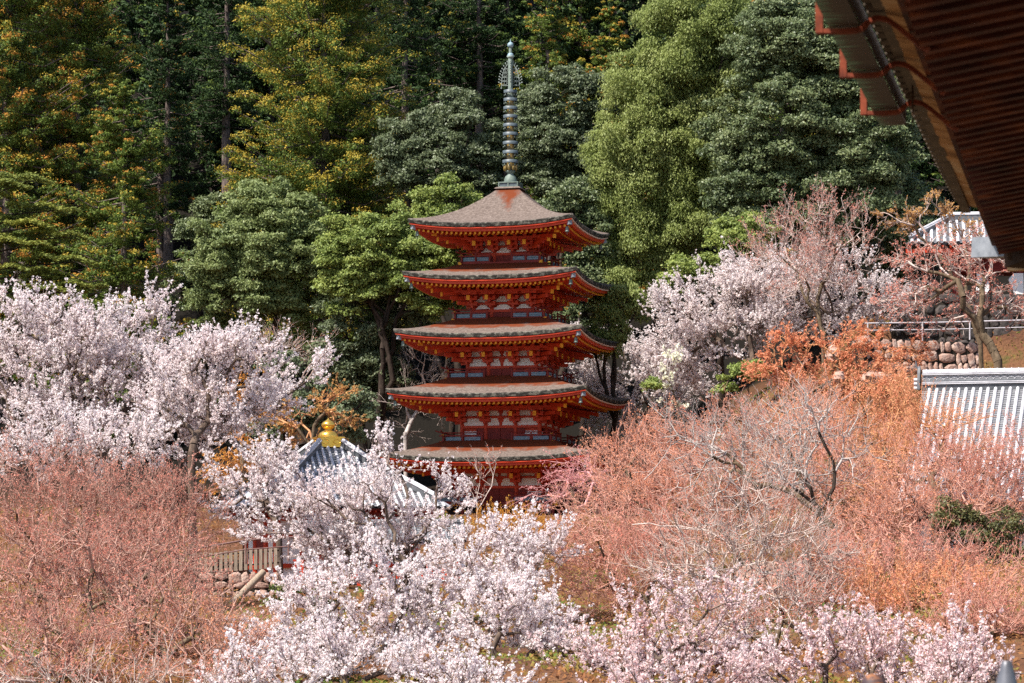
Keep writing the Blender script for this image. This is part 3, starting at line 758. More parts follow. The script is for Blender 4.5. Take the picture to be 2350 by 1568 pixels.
def ridge_building():
    """long tiled roof at the right edge, its ridge seen along its length"""
    R = np.array([.966, -.259, 0]); N = np.array([-.259, -.966, 0])      # along the ridge, down the slope (plan)
    P = W(2118, 872, 163)
    root = empty('tiled_building', (P[0], P[1], 0), 'long low building with grey tiled roof and stacked ridge at the right edge', 'building', rz=0)
    A = np.array([0, 0, P[2] - .45]); Lr = 11.5; D = A + N * 9.0 + np.array([0, 0, -6.3])
    mb = MB()
    mid = A + N * 4.6 + np.array([0, 0, -3.5])
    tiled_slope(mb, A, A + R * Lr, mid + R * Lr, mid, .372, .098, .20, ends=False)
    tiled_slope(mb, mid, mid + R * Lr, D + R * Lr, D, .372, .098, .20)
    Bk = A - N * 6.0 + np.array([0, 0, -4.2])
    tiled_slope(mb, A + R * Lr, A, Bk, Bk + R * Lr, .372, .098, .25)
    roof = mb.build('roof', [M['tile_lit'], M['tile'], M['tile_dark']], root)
    mb = MB(); c = A + np.array([0, 0, .12]); q = c + R * Lr
    def st(z0, z1, w_, m_): mb.beam(c + (0, 0, (z0 + z1) / 2), q + (0, 0, (z0 + z1) / 2), w_, z1 - z0, m_)
    st(-.25, .07, .46, 1); st(.07, .12, .64, 0); st(.12, .15, .50, 1); st(.15, .20, .62, 0); st(.20, .25, .5, 1)
    st(.25, .56, .36, 2); st(.56, .61, .56, 0); st(.61, .635, .44, 1); st(.635, .685, .54, 0)
    mb.tube([c + (0, 0, .74), q + (0, 0, .74)], .13, 10, 0)
    for k in range(int(Lr / .37)):
        p = c + R * (.2 + .37 * k); mb.tube([p + (0, 0, .74) - R * .03, p + (0, 0, .74) + R * .03], .155, 10, 0)
        for s in (0, .5):
            pts = [p + R * (s * .37 + .2 * cos(t)) + N * .19 + np.array([0, 0, .28 + (.0 if s == 0 else .11) + .13 * sin(t)]) for t in np.linspace(0, pi, 7)]
            mb.tube(pts, .014, 4, 0, False)
    mb.build('ridge', [M['tile_lit'], M['tile_dark'], M['tile']], roof)
    mb = MB(); e = c - R * .12
    mb.prism([(-.42, -.2), (.42, -.2), (.36, .3), (.24, .7), (.12, .95), (0, 1.05), (-.12, .95), (-.24, .7), (-.36, .3)], e, N, (0, 0, 1), -R, .14, 0)
    mb.tube([e - R * .05 + (0, 0, .8), e - R * .22 + (0, 0, 1.05), e - R * .26 + (0, 0, 1.35)], [.07, .06, .03], 6, 0)
    for zz in (.0, .22, .44): mb.tube([e - R * .35 + (0, 0, zz - .1), e + (0, 0, zz - .1)], .095, 8, 1)
    mb.build('ridge_end_tile', [M['tile_dark'], M['tile_lit']], roof)
    mb = MB(); g = 3.0
    c0 = A + N * 1.2 + R * (Lr / 2); zt = A[2] - 1.3
    mb.beam(c0 + N * .5 + (0, 0, -A[2] + (g + 6.2) / 2), c0 + N * 6.6 + (0, 0, -A[2] + (g + 6.2) / 2), Lr - 1.2, 6.2 - g, 0)
    mb.build('wall', [M['white']], root)
    mb = MB()
    for k in range(7):
        p = A + R * (.6 + k * 1.7) + N * 7.85; mb.box((p[0], p[1], (g + 6.5) / 2), (.22, .22, 6.5 - g), 0, rz=radians(-15))
    mb.build('posts', [M['darkwood']], root)
ridge_building()

def gate():
    """gate building on the upper terrace, half hidden by the eave in front"""
    P = W(2215, 505, 206)
    root = empty('temple_gate', (P[0], P[1], 0), 'grey tiled gate building with white plaster skirts on the upper stone wall', 'gate')
    R = np.array([.985, -.17, 0]); N = np.array([-.17, -.985, 0])
    A = np.array([-1.2, 0, P[2] - .1]); Lr = 9.0; D = A + N * 3.6 + np.array([-2.6, 0, -1.9])
    mb = MB()
    C = A + R * Lr + N * 3.6 + np.array([1.2, 0, -1.9])
    tiled_slope(mb, A, A + R * Lr, C, D, .42, .12, .26)
    B2 = A - N * 3.6 + np.array([-2.6, 0, -1.9])
    tiled_slope(mb, B2, A, D, D + (B2 - D) * .0 + np.array([-.01, .01, 0]), .42, .12, .26) if False else None
    mb.add([A, D, B2], [(0, 1, 2)], 1)
    tiled_slope(mb, A + R * Lr, A, B2, B2 + R * Lr, .42, .12, .3)
    roof = mb.build('roof', [M['tile_lit'], M['tile'], M['tile_dark']], root)
    mb = MB(); hip_ridge(mb, A + (0, 0, .2), A + R * Lr + (0, 0, .2), .34, .4); hip_ridge(mb, A + (0, 0, .15), D + (D - A) * -.12 + (0, 0, .18), .28, .26)
    mb.build('ridge', [M['tile_lit'], M['tile_dark']], roof)
    mb = MB()
    for k in range(24):
        p = D + (C - D) * (k + .5) / 24 + np.array([0, 0, -.2]); mb.beam(p + N * -.05, p - N * 2.2 + (0, 0, .5), .13, .16, 0)
    mb.beam(D - N * .3 + (0, 0, -.45), C - N * .3 + (0, 0, -.45), .2, .25, 0)
    mb.build('eaves', [M['red']], roof)
    gz = 19.4; b0 = A + N * 1.7 + np.array([.3, 0, 0]); zt = D[2] - .3
    mb = MB()
    mb.beam(b0 + R * 4.5 + (0, 0, -A[2] + (22.3 + zt) / 2), b0 + R * 4.5 - N * 3 + (0, 0, -A[2] + (22.3 + zt) / 2), 8.6, zt - 22.3, 0)
    for k in range(5):
        p = b0 + R * (.3 + 2.1 * k) + N * .05; mb.tube([(p[0], p[1], gz), (p[0], p[1], zt + .2)], .2, 10, 0)
    mb.build('timber_frame', [M['dred']], root)
    for px in (2256, 2334):
        q = W(px, 690, 203); x = q[0] - P[0]; sgn = 1 if px < 2300 else -1
        mb = MB(); y = -3.0
        mb.prism([(-.40, 2.1), (-.42, 1.0), (-.36, -.3), (-.22, -.42), (.05, -.12), (.08, .55), (.42, 1.05), (.42, 1.35), (.2, 2.1)] if sgn > 0 else [(-.2, 2.1), (-.55, 1.7), (-.40, 1.35), (-.08, .55), (.02, -.12), (.24, -.42), (.38, -.3), (.44, 1.0), (.42, 2.1)][::1], (x, y, q[2] - .3), (1, 0, 0), (0, 0, 1), (0, 1, 0), .25, 0)
        mb.build('plaster_skirt', [M['white']], root)
gate()

# ------------------------------------------------------------------ stone walls
def stone_wall(name, label, p, q, z0, z1, size, mat, group=None, seed=1, batter=.12):
    r = random.Random(seed)
    p = np.array([p[0], p[1], 0.]); q = np.array([q[0], q[1], 0.]); Ln = np.linalg.norm(q - p); u = (q - p) / Ln; n = np.array([u[1], -u[0], 0]);
    if n[1] > 0: n = -n
    root = empty(name, (p[0], p[1], z0), label, 'stone wall', group)
    mb = MB(); H = z1 - z0
    def pt(a, h, o): return (u * a + n * (o + batter * (H - h)) + np.array([0, 0, h]))
    mb.add([pt(0, -1.0, 0), pt(Ln, -1.0, 0), pt(Ln, H - .05, 0), pt(0, H - .05, 0), pt(0, -1.0, -1.2), pt(Ln, -1.0, -1.2), pt(Ln, H - .05, -1.2), pt(0, H - .05, -1.2)],
           [(0, 1, 2, 3), (7, 6, 5, 4), (3, 2, 6, 7), (0, 3, 7, 4), (1, 5, 6, 2)], 0)
    mb.build('backing', [M['joint']], root)
    mb = MB(); rows = max(2, round(H / size))
    hs = [0]
    for k in range(rows): hs.append(hs[-1] + r.uniform(.75, 1.25))
    hs = [h * H / hs[-1] for h in hs]
    for k in range(rows):
        a = -r.uniform(0, size)
        while a < Ln:
            wd = size * r.choice((.55, .8, 1.0, 1.3, 1.9)) * r.uniform(.85, 1.15); b = min(a + wd, Ln); aa = max(a, 0)
            if b - aa > size * .25:
                h0, h1 = hs[k] + r.uniform(-.30, .16) * size * (k > 0), hs[k + 1] + r.uniform(-.16, .30) * size * (k < rows - 1)
                g = -.005 + .02 * r.random(); cx, cz = (aa + b) / 2, (h0 + h1) / 2; rx, rz = (b - aa) / 2 - g, (h1 - h0) / 2 - g
                K_ = 8; ring0 = []; ring1 = []; ring2 = []; bulge = size * r.uniform(.10, .28)
                for j in range(K_):
                    t = 2 * pi * j / K_ + .39 + r.uniform(-.28, .28); ct, st = cos(t), sin(t)
                    kk = r.uniform(.86, 1.06) / (abs(ct) ** 5 + abs(st) ** 5) ** .2
                    ring0.append(pt(cx + rx * ct * kk, cz + rz * st * kk, -.05)); ring1.append(pt(cx + rx * ct * kk * .95, cz + rz * st * kk * .95, bulge * .55)); ring2.append(pt(cx + rx * ct * kk * .62, cz + rz * st * kk * .62, bulge * r.uniform(.85, 1.1)))
                c = pt(cx, cz, bulge * 1.05)
                vs = ring0 + ring1 + ring2 + [c]
                fs = []
                for j in range(K_):
                    j2 = (j + 1) % K_
                    fs += [(j, j2, K_ + j2, K_ + j), (K_ + j, K_ + j2, 2 * K_ + j2, 2 * K_ + j), (2 * K_ + j, 2 * K_ + j2, 3 * K_)]
                mb.add(vs, fs, 0, r.random() < .25)
            a = b if a + wd >= Ln else a + wd
    mb.build('stones', [mat], root)
    return root

p, q = W(1985, 800, 188), W(2248, 800, 191)
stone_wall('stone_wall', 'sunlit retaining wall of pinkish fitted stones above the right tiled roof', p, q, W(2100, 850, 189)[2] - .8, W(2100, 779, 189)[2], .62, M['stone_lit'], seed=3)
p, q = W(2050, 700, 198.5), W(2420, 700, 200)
stone_wall('stone_wall', 'shaded dark boulder wall below the gate at upper right', p, q, W(2100, 780, 199)[2] - .6, W(2100, 672, 199)[2], .75, M['stone_shade'], seed=5)
p, q = W(455, 1340, 149), W(640, 1340, 150)
stone_wall('stone_wall', 'low rounded boulder wall under the board fence at lower left', p, q, W(500, 1386, 149)[2] - .3, W(500, 1312, 149)[2], .5, M['stone_lit'], seed=8)
p, q = W(1690, 1300, 151), W(1960, 1300, 148)
stone_wall('stone_wall', 'low mossy stone edging behind the grey bare tree at right', p, q, W(1800, 1330, 150)[2] - .3, W(1800, 1288, 150)[2], .42, M['stone_lit'], seed=11)
# flat kerb stones on the sunlit wall and loose rocks in the bank
def rock(loc, sx, sy, sz, label, seed, mat, group):
    r = np.random.default_rng(seed); mb = MB(); vs = []; K_ = 9; R_ = 5
    for i in range(R_ + 1):
        t = pi * i / R_
        for j in range(K_):
            a = 2 * pi * j / K_ + i * .3; k = 1 + .14 * r.normal()
            vs.append((sx * sin(t) * cos(a) * k, sy * sin(t) * sin(a) * k, sz * cos(t) * (1 + .06 * r.normal())))
    mb.add(vs, [(i * K_ + j, i * K_ + (j + 1) % K_, (i + 1) * K_ + (j + 1) % K_, (i + 1) * K_ + j) for i in range(R_) for j in range(K_)], 0, False)
    o = mb.build('rock', [mat]); o.location = [float(c) for c in loc]; tag(o, label, 'rock', group); return o
for k, (px, py, Y, sx, sz, lb) in enumerate([
    (2010, 868, 182, .95, .40, 'broad pale rock at the bottom of the pink wall'), (1925, 866, 182, .40, .38, 'small pinkish rock left of the broad pale rock'),
    (2085, 850, 183, .80, .30, 'flat grey rock against the left end of the long tiled roof'), (1915, 812, 186, .5, .55, 'tall pinkish rock leaning at the left end of the pink wall'),
    (1985, 785, 187.5, .5, .4, 'reddish rock on top of the left end of the pink wall'), (600, 1372, 146, .45, .40, 'pinkish boulder right of the leaning log'),
    (1860, 1312, 146, .9, .2, 'flat pale slab among the bare trees at lower right'), (1780, 1350, 143, .5, .25, 'small tan rock in front of the mossy stone edging')]):
    P = W(px, py, Y); rock(P, sx, .5, sz, lb, 40 + k, M['stone_lit'], 'rocks in the banks')

# ------------------------------------------------------------------ board fence, rails, log, corridor
def board_fence():
    p, q = W(446, 1317, 150.5), W(640, 1303, 151.5); root = empty('board_fence', p, 'grey brown fence of upright boards above the low boulder wall', 'fence')
    d = q - p; Ln = np.linalg.norm(d); u = d / Ln; n = 17
    for k in range(n):
        mb = MB(); c = u * (Ln * (k + .3) / n)
        h = 1.02 + .06 * random.uniform(-1, 1)
        mb.box((c[0], c[1], c[2] + h / 2), (.165, .045, h), 0, rz=random.uniform(-.08, .08)); mb.build('board', [M['wood']], root)
    mb = MB()
    for zz in (.25, .85): mb.beam(np.array([0, .06, zz]), d + np.array([0, .06, zz]), .05, .08, 0)
    mb.build('rail', [M['darkwood']], root)
board_fence()

def pipe_rail(label, pts, r, posts, mat, group='handrails on the slopes'):
    P = [np.array(p) for p in pts]; o = P[0]
    root = empty('handrail', o, label, 'handrail', group)
    mb = MB(); mb.tube([p - o for p in P], r, 8); mb.build('top_rail', [mat], root)
    mb = MB(); mb.tube([p - o - np.array([0, 0, .45]) for p in P], r * .8, 6); mb.build('lower_rail', [mat], root)
    for t in posts:
        k = min(int(t * (len(P) - 1)), len(P) - 2); f = t * (len(P) - 1) - k; p = P[k] + (P[k + 1] - P[k]) * f - o
        mb = MB(); mb.tube([p + np.array([0, 0, .03]), p + np.array([0, 0, -1.15])], r * 1.1, 8); mb.build('post', [mat], root)
M['pipe'] = noise_mat('galvanised_pipe', [(0.3, lin(.42, .38, .40)), (0.7, lin(.6, .55, .57))], 4, 3, .45, .5)
M['brownpipe'] = noise_mat('brown_pipe', [(0.3, lin(.14, .07, .06)), (0.7, lin(.25, .14, .12))], 4, 3, .5, .4)
pipe_rail('pale steel handrail running in front of the dark boulder wall', [W(1985, 742, 195.5), W(2150, 740, 195.5), W(2420, 733, 196)], .045, (.02, .4, .64, .95), M['pipe'])
pipe_rail('thin lavender grey handrail descending past the low boulder wall', [W(455, 1425, 143), W(520, 1490, 139), W(600, 1560, 134)], .05, (.05, .5, .95), M['pipe'])
pipe_rail('brown pipe rail in front of the board fence', [W(430, 1262, 148), W(560, 1240, 148.5), W(640, 1234, 149), W(860, 1226, 150)], .045, (.05, .35, .7, .98), M['brownpipe'])

P = W(605, 1312, 146.5); Q = W(527, 1392, 145)
mb = MB(); mb.tube([Q - P, (Q - P) * .5 + np.array([.02, 0, .03]), (0, 0, 0)], [.19, .175, .16], 10); o = mb.build('leaning_log', [M['wood']]); o.location = [float(c) for c in P]
tag(o, 'short thick grey brown log leaning on the low boulder wall', 'log')

def corridor():
    P = W(700, 1270, 154); root = empty('roofed_corridor', (P[0], P[1], 0), 'low vermilion corridor with small grey tiled roof behind the front cherry trees', 'corridor')
    A = np.array([-.6, 0, W(700, 1212, 154)[2]]); B = A + np.array([8.5, .6, .1]); n = np.array([.07, -1, 0])
    D = A + n * 1.3 + (0, 0, -.75); C = B + n * 1.3 + (0, 0, -.75); E = A - n * 1.3 + (0, 0, -.75); Fp = B - n * 1.3 + (0, 0, -.75)
    mb = MB(); tiled_slope(mb, A, B, C, D, .3, .065, .2); tiled_slope(mb, B, A, E, Fp, .3, .065, .2)
    hip_ridge(mb, A + (0, 0, .12), B + (0, 0, .12), .2, .2)
    ro = mb.build('roof', [M['tile'], M['tile'], M['tile_dark']], root)
    mb = MB(); mb.add([A + (.2, 0, -.12), D + (.2, .1, -.05), E + (.2, -.1, -.05)], [(0, 1, 2), (2, 1, 0)], 0)
    mb.beam(A + (.05, 0, -.06), D + (.05, 0, -.06), .1, .16, 1); mb.beam(A + (.05, 0, -.06), E + (.05, 0, -.06), .1, .16, 1)
    mb.build('gable_board', [M['dred'], M['darkwood']], ro)
    gz = 1.2
    for k in range(6):
        p = A + (B - A) * (k + .3) / 6 + n * .9; mb = MB(); mb.box((p[0], p[1], (gz + A[2] - .6) / 2), (.2, .2, A[2] - .6 - gz), 0); mb.build('post', [M['red']], root)
    mb = MB()
    for k in range(34):
        p = A + (B - A) * (k + .5) / 34 + n * .88; mb.box((p[0], p[1], 2.0), (.08, .06, .9), 0)
    for zz in (1.55, 2.45): mb.beam(A + n * .85 + (0, 0, zz - A[2]), B + n * .85 + (0, 0, zz - A[2]), .08, .1, 0)
    mb.build('lattice', [M['red']], root)
corridor()

# ------------------------------------------------------------------ eave of the near hall, upper right
def near_eave():
    a = radians(11.35)
    root = empty('temple_eave', (1.985, 20.28, 4.0), 'dark timber eave of a near hall with rows of rafters and copper gutter', 'eave', rz=-a)
    # local frame: y runs along the eave away from the camera, x inward under the roof, z up
    s0, s1 = -9.0, 11.9; s2 = 14.2
    mb = MB()      # gutter: open box of sheet copper
    g1 = 5.35; t = .012
    mb.box((.105, (s0 + g1) / 2, 0), (.21, g1 - s0, t), 0)
    mb.add([(0, s0, t), (0, g1, t), (-.03, g1, .16), (-.03, s0, .16)], [(0, 1, 2, 3)], 0); mb.add([(.21, s0, t), (.21, g1, t), (.22, g1, .16), (.22, s0, .16)], [(3, 2, 1, 0)], 0)
    mb.add([(0, g1 - .002, t), (.21, g1 - .002, t), (.22, g1 - .002, .16), (-.03, g1 - .002, .16)], [(0, 1, 2, 3)], 0)
    gut = mb.build('gutter', [M['gutter']], root)
    for s in (.94 - 1.78, .94, 2.73, 4.5):
        pts = [(-.055, .15), (-.05, -.035), (.10, -.04), (.20, -.035), (.235, -.02), (.27, .02), (.33, .045), (.40, .03), (.47, -.02), (.55, -.09), (.62, -.15), (.68, -.19)]
        mb = MB()
        for (p, q) in zip(pts[:-1], pts[1:]): mb.beam((p[0], s, p[1]), (q[0], s, q[1]), .075, .03, 0, up=(0.001, 0, 1) if abs(q[0] - p[0]) > .02 else (1, 0, 0))
        mb.box((-.062, s, .06), (.05, .085, .22), 0)
        mb.build('gutter_bracket', [M['rust']], gut)
    # tile edge
    mb = MB()
    for k in range(int((s1 - s0) / .27)):
        s = s0 + .27 * k + .1
        lift = .10 * max(0, (s - 5) / 7) ** 2
        mb.tube([(.235, s, .20 + lift), (.26, s, .205 + lift), (7.5, s, 2.0 + lift)], [.075, .07, .07], 8, 0)
        mb.box((.31, s + .135, .135 + lift), (.13, .19, .03), 2); mb.add([(.25, s, .165 + lift), (.25, s + .27, .165 + lift), (7.5, s + .27, 1.96 + lift), (7.5, s, 1.96 + lift)], [(0, 1, 2, 3)], 1)
    mb.box((.36, (s0 + s1) / 2, .115), (.09, s1 - s0, .05), 2)
    mb.build('tile_edge', [M['tile_lit'], M['tile'], M['tile_brown']], root)
    # layered board under the tiles: short shingle ends side by side
    mb = MB(); k = 0; s = s0
    r = random.Random(4)
    while s < s1 - .35:
        wd = r.uniform(.10, .26); z = .072 + r.uniform(-.006, .006) + .06 * max(0, (s - 5) / 7) ** 2
        mb.hexa([(.39 + r.uniform(-.008, .008), s + .003, z + .012), (.545, s + .003, z - .022), (.545, s + wd - .003, z - .022), (.39 + r.uniform(-.008, .008), s + wd - .003, z + .012),
                 (.39, s, z + .05), (.545, s, z + .05), (.545, s + wd, z + .05), (.39, s + wd, z + .05)], 0); s += wd
    mb.build('layered_board', [M['layered']], root)
    mb = MB(); mb.beam((.585, s0, .0), (.585, s2 - .6, .0), .075, .115, 0); mb.beam((.645, s0, -.03), (.645, s2 - .4, -.03), .05, .10, 0); mb.build('eave_beam', [M['rafter']], root)
    # rafters: two slopes, rising inward
    mb = MB(); sp = .32; n = int((s2 - .5 - s0) / sp); pit = .175
    for k in range(n):
        s = s0 + sp * (k + .5)
        mb.beam((.62, s, -.115), (4.6, s, -.115 + 3.98 * pit), .125, .15, 0)
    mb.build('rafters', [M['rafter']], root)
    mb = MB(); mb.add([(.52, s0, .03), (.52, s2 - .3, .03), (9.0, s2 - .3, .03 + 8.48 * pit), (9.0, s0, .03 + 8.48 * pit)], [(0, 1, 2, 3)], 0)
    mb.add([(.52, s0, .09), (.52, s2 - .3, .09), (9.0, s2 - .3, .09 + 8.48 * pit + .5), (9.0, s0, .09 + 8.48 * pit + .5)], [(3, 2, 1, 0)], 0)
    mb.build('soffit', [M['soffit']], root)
    # far corner: hip rafter end with its grey metal cap, edge board of the next eave
    mb = MB(); mb.beam((.78, s2 - .55, -.13), (3.2, s2 - 3.0, .35), .30, .34, 0); mb.build('hip_rafter', [M['darkwood']], root)
    mb = MB(); mb.beam((.40, s2 - .10, -.02), (.78, s2 - .5, -.06), .26, .22, 0); mb.build('metal_cap', [M['metal']], root)
    mb = MB(); mb.beam((.70, s2 - .35, -.26), (9.0, s2 - .35, -.15), .12, .09, 1); mb.beam((.72, s2 - .55, -.17), (9.0, s2 - .55, -.06), .40, .10, 0)
    mb.build('side_board', [M['darkwood'], M['layered']], root)
    mb = MB(); mb.tube([(1.55, 8.4, -.03), (1.62, 8.35, -.16), (1.75, 8.3, -.15)], .035, 6); mb.build('iron_hook', [M['rust']], root)
    mb = MB(); mb.tube([(.36, 4.0, .10), (.36, 4.0, -.06), (.36, 4.0, -.2)], .008, 5); mb.box((.34, 4.0, .0), (.07, .01, .012), 0); mb.box((.345, 4.0, .035), (.05, .01, .012), 0); mb.build('spike', [M['darkwood']], root)
M['tile_brown'] = noise_mat('brownish_tile_underside', [(0.3, lin(.10, .075, .055)), (0.7, lin(.26, .20, .15))], 3, 5, .8, .2)
near_eave()

# ------------------------------------------------------------------ railing post caps at the bottom edge
def post_caps():
    P = W(2005, 1546, 18)
    root = empty('railing_post', (P[0], P[1], P[2] - 1.1), 'rounded dark brown post top with a worn orange streak at the bottom edge', 'post')
    M['cap'] = noise_mat('worn_dark_cap', [(0.30, lin(.025, .018, .024)), (0.56, lin(.06, .035, .038)), (0.64, lin(.30, .12, .05)), (0.72, lin(.42, .21, .10))], 9, 5, .6, .3, stretch=(.6, 1, 1.6))
    mb = MB(); mb.lathe([(.085, 0), (.085, .98), (.078, 1.0)] + [(.082 * cos(t), 1.02 + .08 * sin(t)) for t in np.linspace(0, pi / 2 - .03, 8)], (0, 0, 0), 24, 0)
    mb.build('cap', [M['cap']], root)
    mb = MB(); mb.lathe([(.07, -.9), (.07, 0)], (0, 0, 0), 16, 0); mb.build('shaft', [M['darkwood']], root)
    P = W(2310, 1516, 18)
    root = empty('railing_post', (P[0], P[1], P[2] - 1.1), 'tapering grey metal post tip with a flat top at the bottom right corner', 'post')
    mb = MB(); mb.lathe([(.09, 0), (.082, .88), (.060, .98), (.038, 1.06), (.030, 1.09), (.022, 1.10), (.0, 1.10)], (0, 0, 0), 24, 0); mb.build('cap', [M['greycap']], root)
    mb = MB(); mb.lathe([(.08, -.9), (.08, 0)], (0, 0, 0), 16, 0); mb.build('shaft', [M['darkwood']], root)
M['greycap'] = noise_mat('satin_grey_metal', [(0.3, lin(.10, .10, .115)), (0.7, lin(.17, .17, .19))], 6, 3, .38, .5, metal=.3)
post_caps()
# ------------------------------------------------------------------ trees
PX = K / FPX                                   # world metres per wide-view pixel at depth 1

def sample_blobs(r, Y, ells, n, clump, sig, shell=.4, depth=.8):
    """tip points inside ellipses given in the wide view (px, py, rx, ry[, depth offset]), gathered in clumps"""
    s = Y * PX
    wts = np.array([e[2] * e[3] for e in ells], float); wts /= wts.sum()
    nc = max(3, n // clump); pick = r.choice(len(ells), nc, p=wts)
    C = []; Sg = []
    for i in pick:
        e = ells[i]; dy = e[4] if len(e) > 4 else 0
        d = rand_dirs(r, 1)[0] * r.random() ** shell
        c = W(e[0], e[1], Y); c = c + np.array([d[0] * e[2] * s, d[1] * min(e[2], e[3] * 1.6) * s * depth + dy, d[2] * e[3] * s])
        C.append(c); Sg.append(sig)
    C = np.array(C); idx = r.integers(0, nc, n)
    return C[idx] + r.normal(size=(n, 3)) * np.array([sig, sig, sig * .7])

def skeleton(base, tips, r, lead=.35, fr=(.35, .6), wob=.10, flat=0.0, roots=None):
    """limbs from the base to every tip by splitting the tips again and again; returns p0, p1, count"""
    P0, P1, N = [], [], []
    def seg(p, q, n, parts=1):
        L_ = np.linalg.norm(q - p); prev = p
        parts = max(1, min(4, int(L_ / .55)))
        bend = r.normal(size=3) * wob * L_
        for k in range(1, parts + 1):
            t = k / parts; x = p + (q - p) * t + bend * (t * (1 - t)) * 2
            if k < parts: x = x + r.normal(size=3) * .035 * L_
            P0.append(prev); P1.append(x); N.append(n); prev = x
    stack = [(base, np.arange(len(tips)), 0)]
    tipdir = np.zeros((len(tips), 3))
    while stack:
        p, idx, lv = stack.pop()
        T = tips[idx]
        if len(idx) == 1:
            seg(p, T[0], 1); tipdir[idx[0]] = T[0] - p; continue
        c = T.mean(0); f = lead if lv == 0 else r.uniform(*fr)
        q = p + (c - p) * f
        if lv > 0: q = q + r.normal(size=3) * wob * np.linalg.norm(c - p) * .7
        if flat and lv > 0: q[2] += flat * np.linalg.norm((c - p)[:2]) * .3
        seg(p, q, len(idx))
        D = T - q; m = D - D.mean(0)
        if len(idx) > 3:
            ax = np.linalg.eigh(m.T @ m)[1][:, 2] + r.normal(size=3) * .25
        else: ax = m[0]
        pr = m @ ax; o = np.argsort(pr); k = int(np.clip(round(len(idx) * r.uniform(.3, .7)), 1, len(idx) - 1))
        stack.append((q, idx[o[:k]], lv + 1)); stack.append((q, idx[o[k:]], lv + 1))
    return np.array(P0), np.array(P1), np.array(N), tipdir

def limb_mesh(P0, P1, N, rt, rtwig, pw, mthick=0, mthin=1, thin=6):
    n_end = N
    R = np.maximum(rtwig * n_end ** pw, rtwig); R = R * min(1.0, rt / R.max()) if R.max() > rt else R * (rt / R.max()) ** .6
    R = np.maximum(R, rtwig); out = []
    big = R > .045
    for mask, k in ((big, 7), (~big, 3)):
        if mask.any():
            V, F = tubes(P0[mask], P1[mask] + (P1[mask] - P0[mask]) * .04, R[mask], R[mask] * (.92 if k == 7 else .9), k)
            mi = np.repeat(np.where(N[mask] > thin, mthick, mthin), k).astype(np.int32)
            out.append((V, F, mi))
    return out

def merge2(parts):
    Vs, Fs, Ms, off = [], [], [], 0
    for V, F, m in parts:
        if len(V) == 0: continue
        Vs.append(V); Fs.append(F + off); Ms.append(np.full(len(F), m, np.int32) if np.isscalar(m) else m); off += len(V)
    return np.concatenate(Vs), np.concatenate(Fs), np.concatenate(Ms)

